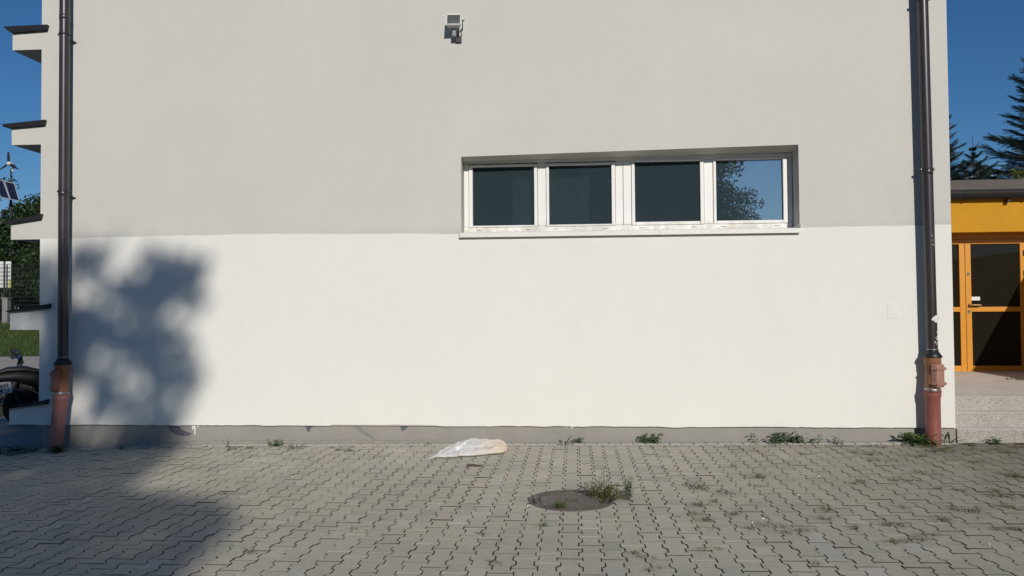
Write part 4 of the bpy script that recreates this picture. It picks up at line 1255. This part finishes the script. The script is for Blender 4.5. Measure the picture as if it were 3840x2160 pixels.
pb_.add(q + [v - pn*.006 for v in q], [(0,1,2,3),(7,6,5,4),(0,4,5,1),(1,5,6,2),(2,6,7,3),(3,7,4,0)], 0)
bl = [PL(-.098,.003,.0005),PL(-.062,.003,.0005),PL(-.062,.072,.0005),PL(-.098,.072,.0005)]
pb_.add(bl, [(0,1,2,3)], 1)
npl = part("number_plate", pb_, [M['plate'], M['plate_blue']], sc_)
STROKES = {'K': [[(0,0),(0,1)],[(0,.42),(.6,1)],[(.18,.55),(.62,0)]], 'M': [[(0,0),(0,1),(.32,.4),(.64,1),(.64,0)]], 'Y': [[(0,1),(.3,.5),(.6,1)],[(.3,.5),(.3,0)]],
           '2': [[(0,.8),(.12,.97),(.42,.97),(.55,.8),(.5,.55),(0,.02),(.58,.02)]], '4': [[(.42,0),(.42,1),(0,.3),(.6,.3)]]}
tx = MB()
def write(s_, a, b, h):
    for ch in s_:
        for st_ in STROKES[ch]:
            tx.tube([PL(a+x_*h*.8, b+y_*h, .0012) for x_, y_ in st_], .0048, 6, 0)
        a += h*.8*.62 + .015
write("KMY", -.050, .010, .055); write("MK24", -.088, -.064, .055)
part("lettering", tx, M['ink'], npl)
bk = MB(); bk.tube([S(-.38,0,.64), PC-pn*.05+pu*.02], .018, 8); bk.tube([PC-pn*.05+pu*.06, PC-pn*.05-pu*.12], .03, 8)
part("plate_bracket", bk, M['dark_metal'], sc_)
sd_ = MB(); sd_.tube([S(.55,-.12,.2), S(.6,-.32,.0)], .012, 8); part("stand", sd_, M['dark_metal'], sc_)
ws = MB()
wv = []
for k in range(7):
    a_ = -1+2*k/6
    wv += [S(1.14-.05*a_*a_, .16*a_, .90), S(1.10-.06*a_*a_, .14*a_, 1.04)]
ws.add(wv, [(2*k,2*k+2,2*k+3,2*k+1) for k in range(6)], 0, True); ws.add([v+fwd*.004 for v in wv], [(2*k+1,2*k+3,2*k+2,2*k) for k in range(6)], 0, True)
part("windscreen", ws, M['mirror'], sc_)

sc2 = dup(sc_, (-10.9, 3.75, -.19), 0.06, 1.0, "black motor scooter standing behind the first one, its handlebars showing above the front scooter's seat")
for ch in list(sc2.children):
    if ch.name.startswith(("number_plate", "plate_bracket")):
        for g in list(ch.children): bpy.data.objects.remove(g)
        bpy.data.objects.remove(ch)
sc_['group'] = sc2['group'] = "scooters parked behind the left corner"

# ------------------------------------------------------------------ hybrid street lamps with solar panels
def hybrid(label, x, y, zb_, s, hub_z, full=True):
    t = thing("solar_street_lamp", label, "street lamp", (x, y, zb_))
    pm = MB(); pm.tube([(x,y,zb_),(x,y,hub_z-.3)], [.13*s,.055*s], 12); part("pole", pm, M['post'], t)
    for sg in (-1, 1):
        br = MB(); br.tube([(x-.5*s*sg*.6,y,hub_z-3.9*s),(x-.12*s*sg,y,hub_z-2.9*s),(x,y,hub_z-2.2*s)], .04*s, 8); part("brace", br, M['post'], t)
    cb = MB(); cb.bevbox((x-.55*s,y-.2,hub_z-3.7*s),(x-.45*s,y+.2,hub_z-3.1*s),.02); cb.bevbox((x+.0*s+.1*s,y-.2,hub_z-3.7*s),(x+.2*s,y+.2,hub_z-3.1*s),.02)
    cb.bevbox((x-.55*s,y-.2,hub_z-3.16*s),(x+.2*s,y+.2,hub_z-3.06*s),.02)
    part("battery_box", cb, M['post'], t)
    return t
HX, HY, HZ = -37.50, 41.0, 11.55
l1 = hybrid("near solar street lamp with white-hubbed three-bladed wind turbine on top", HX-.15, HY, 1.6, 1.0, HZ)
nh = MB(); nh.ball((HX,HY-.35,HZ), .15, 14, 10, 0, (1,1.4,1)); nh.tube([(HX,HY-.2,HZ),(HX-.05,HY+.2,HZ)], [.12,.07], 12); nh.tube([(HX-.02,HY,HZ-.1),(HX-.03,HY,HZ-.45)], .07, 10)
part("turbine_hub", nh, M['lamp_white'], l1)
for a_ in (93, 212, 330):
    a_ = math.radians(a_); d = Vector((math.cos(a_),0,math.sin(a_))); n_ = Vector((-d.z,0,d.x)); c0 = Vector((HX,HY-.42,HZ))
    bm_ = MB()
    L_ = [(.1,.05),(.25,.085),(.5,.075),(.78,.035)]
    vv2 = []
    for r_, w_ in L_:
        for (sx, dy) in ((-1,.03),(1,-.03),(1,-.05),(-1,.01)): vv2.append(c0+d*r_+n_*(w_*sx)+Vector((0,dy,0)))
    bm_.add(vv2, [(4*i+k, 4*i+(k+1)%4, 4*i+4+(k+1)%4, 4*i+4+k) for i in range(3) for k in range(4)] + [(3,2,1,0),(12,13,14,15)], 0)
    part("blade", bm_, M['rubber'], l1)
def panel(parent, quad, th=.05):
    P4 = [Vector(q) for q in quad]
    nrm = (P4[1]-P4[0]).cross(P4[3]-P4[0]).normalized()
    pm = MB(); pm.add(P4+[p+nrm*th for p in P4], [(0,1,2,3),(7,6,5,4),(0,4,5,1),(1,5,6,2),(2,6,7,3),(3,7,4,0)], 0)
    o_ = part("solar_panel", pm, M['solar'], parent)
    fm = MB()
    for i in range(4): fm.tube([P4[i], P4[(i+1)%4]], .028, 6)
    part("panel_frame", fm, M['alu'], o_)
def tq(pts, y, dy): return [(a, y+ (dy if k in (2,3) else 0)*-1, b) for k, (a, b) in enumerate(pts)]
panel(l1, tq([(-37.96,10.40),(-37.28,10.25),(-36.35,8.94),(-36.98,9.06)], HY-.2, .75))
panel(l1, tq([(-38.72,10.56),(-38.08,10.44),(-37.02,9.08),(-37.66,9.22)], HY-.2, .75))
fx = MB(); fx.add([(-38.35,HY-.6,9.70),(-38.03,HY-.6,9.69),(-37.88,HY-.75,9.26),(-38.21,HY-.75,9.29)]+[(-38.35,HY-.45,9.70),(-38.03,HY-.45,9.69),(-37.88,HY-.6,9.26),(-38.21,HY-.6,9.29)],
       [(0,3,2,1),(4,5,6,7),(0,1,5,4),(1,2,6,5),(2,3,7,6),(3,0,4,7)], 0)
part("lamp_head", fx, M['alu'], l1)
H2 = (-67.6, 85.0, 11.6)
l2 = hybrid("far solar street lamp seen small against the trees", H2[0], H2[1], 1.6, 1.2, 11.9)
panel(l2, tq([(-69.29,10.29),(-68.2,10.2),(-67.15,8.85),(-68.30,8.94)], 85, .9)); panel(l2, tq([(-68.15,10.2),(-67.3,10.15),(-66.3,8.9),(-67.1,8.86)], 85, .9))
lh = MB(); lh.bevbox((-67.6,84,9.9),(-67.0,84.3,10.15),.03); part("lamp_head", lh, M['alu'], l2)

# ------------------------------------------------------------------ sign, fence, pillar by the bank
FY = 29.0
def zat(y): return terrain_z(-30, y)
fs_ = (FY+9.387)/(24+9.387)
sg = thing("sign_board", "white notice board with yellow stripe behind the mesh fence", "sign", (-30.2, FY, zat(FY)))
sx0, sx1 = -25.9*fs_, -25.12*fs_; sz1 = 1.595+(3.865-1.595)*fs_; sz0 = 1.595+(2.663-1.595)*fs_
bo = MB(); bo.bevbox((sx0-1.0, FY+.3, sz0), (sx1, FY+.35, sz1), .01); part("board", bo, M['signw'], sg)
ys_ = MB(); ys_.box((sx1-.11, FY+.296, sz0+.02), (sx1-.004, FY+.299, sz0+.42)); part("stripe", ys_, M['signy'], sg)
for xx in (sx0-.9, sx1-.1):
    lp = MB(); lp.tube([(xx, FY+.40, zat(FY)-.1), (xx, FY+.40, sz1)], .04, 8); part("post", lp, M['post'], sg)
fe = thing("mesh_fence", "dark steel mesh fence along the top of the grass bank", "fence", (-34, FY, zat(FY)))
for i in range(9):
    xx = -44+2.5*i
    po = MB(); po.bevbox((xx-.035, FY-.035, zat(FY)-.1), (xx+.035, FY+.035, zat(FY)+3.2), .008); part("post", po, M['post'], fe)
    pn_ = MB()
    for k in range(15): pn_.box((xx+.04, FY-.006, zat(FY)+.1+k*.21), (xx+2.46, FY+.006, zat(FY)+.118+k*.21))
    for k in range(25): pn_.box((xx+.05+k*.1, FY-.012, zat(FY)+.08), (xx+.057+k*.1, FY-.006, zat(FY)+3.1))
    part("mesh_panel", pn_, M['post'], fe)
pil = MB(); pil.bevbox((-25.10*fs_, FY-.35, zat(FY)-.1), (-24.85*fs_, FY-.05, zat(FY)+1.25), .02); pil.bevbox((-25.13*fs_, FY-.38, zat(FY)+1.25), (-24.82*fs_, FY-.02, zat(FY)+1.32), .02)
o = part("gate_pillar", pil, M['stone'], None, loc=(-24.97*fs_, FY-.2, zat(FY))); tag(o, "short grey pillar in front of the mesh fence beside the board", "pillar")
bl_ = MB(); bl_.ball((-25.0*1.1, 26.5, 1.12), .09, 12, 8); o = part("ball", bl_, M['flint'], None, loc=(-27.5,26.5,1.03)); tag(o, "small white ball at the top edge of the grass bank", "ball")

gb2 = MB()                                              # grass bank: sheet plus blades
bx = [-60+2*i for i in range(27)]; by = [20.6+.6*i for i in range(15)]
vv = [(x, y+(.10*(x+22) if i < 2 else .10*(x+22)*max(0,1-(i-1)/6)), 0) for i, y in enumerate(by) for x in bx]
vv = [(x, y, terrain_z(x, y)+.02+.04*noise.noise((x*.8,y*.8,0))) for x, y, _ in vv]
gb2.add(vv, [(j*len(bx)+i, j*len(bx)+i+1, (j+1)*len(bx)+i+1, (j+1)*len(bx)+i) for j in range(len(by)-1) for i in range(len(bx)-1)], 0, True)
part("grass_bank", gb2, M['grass'], kind='structure')
random.seed(12); gg = MB()
for i in range(9000):
    x = random.uniform(-33, -20); y = random.uniform(20.2, 29)
    if y < 20.8 + .10*(x+22): continue
    blade(gg, (x, y, terrain_z(x,y)+.02), random.random()*6.28, random.uniform(.3,1.1), random.uniform(.08,.24), .012, 2)
o = part("grass", gg, M['grass'], kind='stuff')

# ------------------------------------------------------------------ trees
def leaf_clump(mb, c, R_, n, s, flat=.75, mat=0, up=.3):
    for i in range(n):
        while True:
            q = Vector((random.uniform(-1,1), random.uniform(-1,1), random.uniform(-1,1)))
            if q.length < 1: break
        p = Vector(c) + Vector((q.x*R_, q.y*R_, q.z*R_*flat))
        a = Vector((random.gauss(0,1), random.gauss(0,1), random.gauss(0,1)+up)).normalized()
        b = a.orthogonal().normalized(); t = a.cross(b)
        ang_ = random.random()*6.28; b, t = b*math.cos(ang_)+t*math.sin(ang_), t*math.cos(ang_)-b*math.sin(ang_)
        k = s*random.uniform(.6,1.3)
        mb.add([p-b*k, p-t*k*.45+a*k*.1, p+b*k, p+t*k*.45+a*k*.1], [(0,1,2,3)], mat)
def trunk_mesh(x, y, z0, h, r, crown_pts, seed):
    random.seed(seed); mb = MB()
    top = Vector((x+random.gauss(0,.2), y, z0+h*.75))
    path = [Vector((x,y,z0-.2)), Vector((x+.05,y,z0+h*.2)), Vector((x+random.gauss(0,.15),y,z0+h*.45)), top]
    mb.tube(path, [r*1.25,r,r*.75,r*.25], 10)
    for c in crown_pts:
        b = path[1].lerp(top, max(.1, min(.95, (c.z-z0-h*.3)/(h*.6)))); m_ = b.lerp(c, .5)+Vector((0,0,-.05*h*random.random()))
        mb.tube([b, m_, c], [r*.32, r*.2, r*.06], 6, 0, False)
    return mb
def broad_tree(label, x, y, h, R_, seed, mat, group, n_cl=46, leaves=70, ls=.26, low=.25, z0=None):
    random.seed(seed)
    z0 = terrain_z(x, y) if z0 is None else z0
    t = thing("tree", label, "tree", (x, y, z0), group)
    cl = []
    for i in range(n_cl):
        while True:
            q = Vector((random.uniform(-1,1), random.uniform(-1,1), random.uniform(-1,1)))
            if .35 < q.length < 1: break
        zc_ = low + (1-low)*(.5+.5*q.z)
        rad = R_*(1.05 if zc_ < .75 else 1.05-(zc_-.75)*2.2)
        cl.append(Vector((x+q.x*rad, y+q.y*rad, z0+h*zc_)))
    cr = MB()
    for c in cl: leaf_clump(cr, c, R_*random.uniform(.24,.40), leaves, ls)
    part("crown", cr, mat, t); part("trunk", trunk_mesh(x, y, z0, h, .022*h, cl[::3], seed), M['bark'], t)
    return t
GL = "trees beyond the grass bank"
broad_tree("tall leafy tree behind the wind turbine, at the picture's left edge", -51.3, 52, 14.3, 4.0, 1, M['tree_leaf'], GL, 70, 170, .17, .2)
broad_tree("rounded dark tree behind the solar panels, topped below the turbine", -48.6, 60, 10.4, 4.0, 2, M['tree_leaf2'], GL, 60, 170, .18, .12)
broad_tree("rounded green tree right of the solar panels, beside the building", -46.0, 56, 10.3, 3.0, 3, M['tree_leaf2'], GL, 60, 170, .18, .12)
broad_tree("dense dark tree low behind the mesh fence, left of the far lamp", -33.2, 36, 6.2, 3.2, 4, M['tree_leaf2'], GL, 70, 190, .13, .06)
broad_tree("dense green tree low behind the mesh fence, right of the far lamp", -29.3, 35, 5.8, 2.3, 5, M['tree_leaf'], GL, 65, 190, .12, .05)
broad_tree("leafy tree at the back, hiding the foot of the far lamp", -60.0, 76, 9.0, 6.5, 6, M['tree_leaf2'], GL, 60, 90, .4, .08)
broad_tree("broad tree far left beyond the fence", -62, 58, 13, 6, 7, M['tree_leaf'], GL, 50, 70, .4, .2)
hg_ = MB(); random.seed(14)
for i in range(60): leaf_clump(hg_, (-45+i*.33, 33+random.gauss(0,.3), 1.3+random.uniform(.1,1.9)), .55, 60, .13)
o = part("hedge", hg_, M['tree_leaf2'], None, loc=(-36,33,1.2)); tag(o, "dark clipped hedge running behind the mesh fence", "hedge")

# trees behind the photographer: their shade falls on the wall's left end, their crowns mirror in the window
def shade_tree():
    random.seed(99)
    Y0 = -32.0; z0 = -.15; DU, DV = 1.89, 3.43
    t = thing("tree", "tall tree across the yard whose shade reaches the left end of the wall", "tree", (1.0, Y0, z0), "trees across the yard")
    DARK = [(-.35,13.4,.55),(.2,14.0,.36),(.55,13.8,.36),(.35,13.5,.40),(.2,12.9,.42),(.2,13.0,.3),(.80,14.38,.27),(.70,14.28,.24),(1.15,13.75,.42),(1.55,13.75,.42),(1.35,14.1,.26),(1.68,14.12,.32),(1.92,14.28,.30),(2.0,14.05,.24),(2.05,14.4,.18),
            (1.75,13.4,.36),(1.5,13.35,.36),(1.85,13.15,.30),(2.02,13.2,.20),(1.72,12.8,.22),(1.75,12.5,.24),(1.6,12.3,.3),(1.2,12.78,.20),(.95,13.0,.26),(.55,13.05,.26),(.1,12.5,.35),(.7,13.4,.40),(1.0,13.5,.35),(.4,12.4,.22),(.95,12.62,.16),(.85,13.75,.2),(1.35,12.65,.14),(-.2,12.35,.35),(.15,12.2,.3),(.5,12.15,.3),(-.1,12.5,.45),(.2,12.6,.3),(2.25,14.2,.11),(2.31,13.93,.09),(2.2,13.35,.08),(2.26,13.04,.09),(1.42,14.42,.09),(1.66,14.52,.10),(.38,14.5,.10),(1.02,14.58,.08),(2.14,12.72,.08),(2.1,12.95,.10),(2.0,12.45,.10),(2.36,14.42,.06),(.15,14.38,.09),(2.12,13.6,.08),(-.35,12.8,.25),(.35,12.75,.22)]
    HOLE = [(.84,14.09,.17),(1.11,13.23,.13),(1.41,12.94,.16),(.73,12.73,.19),(1.19,12.48,.13),(1.57,12.54,.085),(2.02,13.74,.13),(-.13,13.73,.13),(.20,13.33,.10),(1.28,14.42,.18),(.58,14.42,.09)]
    GP = [(2.05,12.2),(2.02,11.77),(2.02,11.49),(1.97,11.18),(2.08,10.99),(2.36,10.95),(2.72,10.90),(3.03,10.80),(3.17,10.66),(3.23,10.47),(3.22,10.34),(3.17,10.21),(3.11,10.1),(3.09,10.0),(3.1,9.7)]
    GH = [(2.66,10.26,.09),(2.36,10.12,.07),(1.9,10.03,.07),(.63,11.35,.14),(2.42,10.2,.06),(1.2,10.6,.06),(1.6,11.1,.05),(2.2,10.5,.05)]
    def right_edge(v):
        for i in range(len(GP)-1):
            if GP[i][1] >= v >= GP[i+1][1]:
                f_ = (GP[i][1]-v)/(GP[i][1]-GP[i+1][1]+1e-9); return GP[i][0]*(1-f_)+GP[i+1][0]*f_
        return None
    cr = MB()
    def leaf_at(u, v, s):
        dep = random.gauss(0, 1.1)
        p = Vector((u+DU, Y0, v+DV)) + Vector((.27,-1,.49))*dep
        a = (SUN + Vector((random.gauss(0,.55), random.gauss(0,.55), random.gauss(0,.55)))).normalized()
        b = a.orthogonal().normalized(); q = a.cross(b); an = random.random()*6.28
        b, q = b*math.cos(an)+q*math.sin(an), q*math.cos(an)-b*math.sin(an)
        cr.add([p-b*s, p-q*s*.55, p+b*s, p+q*s*.55], [(0,1,2,3)], 0)
    for (u, v, r_) in DARK:
        k = 0
        while k < int(1250*r_*r_)+26:
            a_ = random.random()*6.28; q = r_*math.sqrt(random.random()); q = q if random.random() < .8 else r_*(.8+abs(random.gauss(0,.32))); uu, v2 = u+q*math.cos(a_), v+q*math.sin(a_)
            k += 1
            if random.random() < .93 and any((uu-h0)**2+(v2-h1)**2 < (h2*(1.0+.9*noise.noise((uu*7+h0, v2*7, h1))))**2 for h0, h1, h2 in HOLE): continue
            if v2 > 12.75 and (noise.noise((uu*4.2, v2*4.2, 8.8)) > .47 or noise.noise((uu*8.5, v2*8.5, 2.8)) > .40): continue
            leaf_at(uu-.10, v2, random.uniform(.05,.09))
    for i in range(8000):
        v2 = random.uniform(9.71, 12.19); re = right_edge(v2); uu = random.uniform(-1.5, re)
        if any((uu-h0)**2+(v2-h1)**2 < h2*h2 for h0, h1, h2 in GH): continue
        if v2 > 11.95 and noise.noise((uu*1.5, v2*1.5, 3)) > .25: continue
        leaf_at(uu, v2, random.uniform(.06,.11))
    for i in range(7600):                                # rest of the crown, left and below
        v2 = random.uniform(.6, 13.6)
        wl_ = 3.9*math.sin(PI*min(1, max(0, (v2+.4)/15.0)))**.7
        uu = random.uniform(-.9-wl_, -.9+wl_)
        if v2 > 9.6 and uu > -.55: continue
        if noise.noise((uu*.8, v2*.8, 5)) > .42: continue
        leaf_at(uu, v2, random.uniform(.09,.2))
    part("crown", cr, M['tree_leaf2'], t)
    pts = [Vector((u+DU, Y0+random.gauss(0,.6), v+DV)) for u, v, r_ in DARK[::4]] + [Vector((random.uniform(-2,4), Y0+random.gauss(0,1), random.uniform(6,14))) for _ in range(9)]
    part("trunk", trunk_mesh(1.0, Y0, z0, 17.0, .27, pts, 5), M['bark'], t)
shade_tree()
def layered_tree(label, x, y, h, R_, seed, mat, z0=-.15, n=20, low=.12):
    """pine-like crown of flat layered sprays"""
    random.seed(seed)
    t = thing("tree", label, "tree", (x, y, z0), "trees across the yard"); cr = MB(); tips = []
    for k in range(n):
        f_ = k/(n-1); zz = z0 + h*(low + (1-low)*f_); rr = R_*(1-f_*.55)*random.uniform(.75,1.05)
        for j in range(7):
            a_ = 2*PI*j/7 + k*.9 + random.gauss(0,.2); L_ = rr*random.uniform(.8,1.08)
            for m_ in range(4):
                q = .35+.65*m_/3
                leaf_clump(cr, (x+math.cos(a_)*L_*q, y+math.sin(a_)*L_*q, zz+.12*h/n*random.gauss(0,1)), .55*R_*.32, 230, .085, .42)
            tips.append(Vector((x+math.cos(a_)*L_*.9, y+math.sin(a_)*L_*.9, zz)))
    part("crown", cr, mat, t); part("trunk", trunk_mesh(x, y, z0, h, .2, tips[::5], seed), M['bark'], t)
layered_tree("layered pine across the yard, right of the tall tree", 6.1, -35.0, 12.6, 5.4, 55, M['tree_leaf2'], n=26, low=.15)
layered_tree("layered pine across the yard, left of the tall tree", -8.0, -36.0, 12.8, 5.2, 56, M['tree_leaf2'], n=24, low=.1)
layered_tree("layered pine behind the tall tree across the yard", -1.2, -39.0, 13.6, 6.0, 57, M['tree_leaf2'], n=26, low=.1)
broad_tree("broad leafy tree behind the pines across the yard", 1.5, -44.0, 14.0, 6.5, 58, M['tree_leaf2'], "trees across the yard", 90, 90, .30, .1, -.15)
broad_tree("round leafy tree behind the right-hand pine across the yard", 4.2, -38.0, 13.2, 5.0, 73, M['tree_leaf2'], "trees across the yard", 90, 220, .14, .08, -.15)
broad_tree("broad leafy tree filling the gap left of the tall tree across the yard", -5.0, -41.0, 13.5, 6.0, 60, M['tree_leaf2'], "trees across the yard", 100, 120, .30, .08, -.15)
broad_tree("broad leafy tree at the left of the pines across the yard", -12.0, -42.0, 14.0, 6.5, 59, M['tree_leaf2'], "trees across the yard", 90, 90, .30, .1, -.15)

# ------------------------------------------------------------------ spruces behind the annex
def spruce(label, x, y, h, R_, seed, z0=.8, whorls=26, lean=0.0, dens=1.0, leaders=None):
    random.seed(seed)
    t = thing("spruce_tree", label, "spruce", (x, y, z0), "spruces behind the annex")
    tr = MB(); tr.tube([(x,y,z0-.3),(x+lean*.4,y,z0+h*.5),(x+lean,y,z0+h)], [.020*h,.012*h,.012], 8)
    nd = MB()
    def spray(p0, d, L_, wdt):
        """one needle-covered twig: crossed tapering blades with ragged needle tufts"""
        s1 = d.cross(Vector((0,0,1)));  s1 = s1.normalized() if s1.length > 1e-3 else Vector((1,0,0)); s2 = d.cross(s1)
        k = max(3, int(L_/.04))
        for i in range(k):
            c = p0 + d*(L_*(i+.2)/k)
            for s_ in (s1, -s1, s2*.8, -s2*.6):
                w_ = wdt*random.uniform(.6,1.2)*(1-.55*i/k)
                e = c + d*(w_*.9) + s_*w_
                nd.add([c-d*.012, c+d*.016, e], [(0,1,2)], 0)
    for k in range(whorls):
        f_ = k/(whorls-1); f_ = f_**.9
        z = z0 + h*(.10+.895*f_)
        ax_ = x + lean*f_**1.0
        Lb = R_*(1-f_)**.85*random.uniform(.85,1.1) + .10
        nb = 9 if f_ < .85 else 5
        for j in range(nb):
            a_ = 2*PI*j/nb + k*2.4 + random.gauss(0,.18)
            up0 = -.10 + .75*f_**2 + random.gauss(0,.07); L_ = Lb*random.uniform(.75,1.15)
            d0 = Vector((math.cos(a_), math.sin(a_), up0)).normalized()
            pts = []
            for q in range(7):
                t_ = q/6
                pts.append(Vector((ax_,y,z)) + d0*(L_*t_) + Vector((0,0,L_*(.16*t_*t_*t_ - .14*t_*(1-f_)))))
            tr.tube(pts, [.016*(1-f_)+.006]*3+[.007]*3+[.003], 4, 0, False)
            for q in range(1, 7):
                d = (pts[q]-pts[q-1]); spray(pts[q-1], d.normalized(), d.length, .085)
            nt = max(3, int(L_/.085*dens))
            for q in range(nt):
                t_ = .22+.78*(q+random.random()*.5)/nt; i = min(5, int(t_*6)); b = pts[i].lerp(pts[i+1], t_*6-i)
                dm_ = (pts[i+1]-pts[i]).normalized()
                for sg in (-1,1):
                    sd = dm_.cross(Vector((0,0,1)))*sg
                    d = (dm_*.75 + sd*.7 + Vector((0,0,random.gauss(-.10,.14)))).normalized()
                    ll = (.42*L_*(1-t_*.72)+.08)*random.uniform(.6,1.1)
                    spray(b, d, min(ll,.85), .085)
    # leader shoots
    for (dx, dh) in (leaders or [(0,.35)]):
        b = Vector((x+lean,y,z0+h-.05)); e = b+Vector((dx,0,dh)); tr.tube([b,e],[.012,.006],5,0,False); spray(b, (e-b).normalized(), (e-b).length, .04)
    part("crown", nd, M['spruce'], t); part("trunk", tr, M['bark'], t)
spruce("large dark spruce reaching in from the right edge", 17.0, 19.0, 11.4, 3.9, 61, 0.3, 34, 0, 1.0)
spruce("small spruce with two thin leader shoots above the annex roof", 14.12, 19.0, 6.6, 2.7, 62, .4, 20, 0, 1.0, [(-.02,.50),(.22,.35)])
spruce("spruce mostly hidden by the building's right edge", 12.95, 19.4, 8.9, 2.4, 63, .3, 24, 0, 1.0)
spruce("young spruce close behind the roof edge, beside the yellow-green bush", 13.75, 18.0, 5.4, 2.3, 66, .4, 18, .0, 1.0)
spruce("small spruce between the two-shoot spruce and the large one", 15.1, 20.5, 6.3, 3.0, 64, .3, 18, .0, 1.0)
lt = thing("larch_tree", "yellow-green bush glowing among the spruces at the right edge", "tree", (14.4,16.0,.4))
random.seed(4); lm = MB()
for i in range(40): leaf_clump(lm, (14.35+random.gauss(0,.28), 16+random.gauss(0,.3), 4.2+random.uniform(-2.5,1.4)), .35, 50, .07, 1.2)
part("crown", lm, M['larch'], lt); tb = MB(); tb.tube([(14.35,16.0,.2),(14.35,16.0,5.2)],[.08,.02],8); part("trunk", tb, M['bark'], lt)
wr = MB(); wr.tube([(9.0,19.0,5.83),(13.29,19,6.0),(15.1,19,6.1),(20,19.0,6.4)], .006, 5); o = part("overhead_cable", wr, M['alu'], None, loc=(14,19,6)); tag(o, "thin pale overhead cable crossing in front of the spruces", "cable")
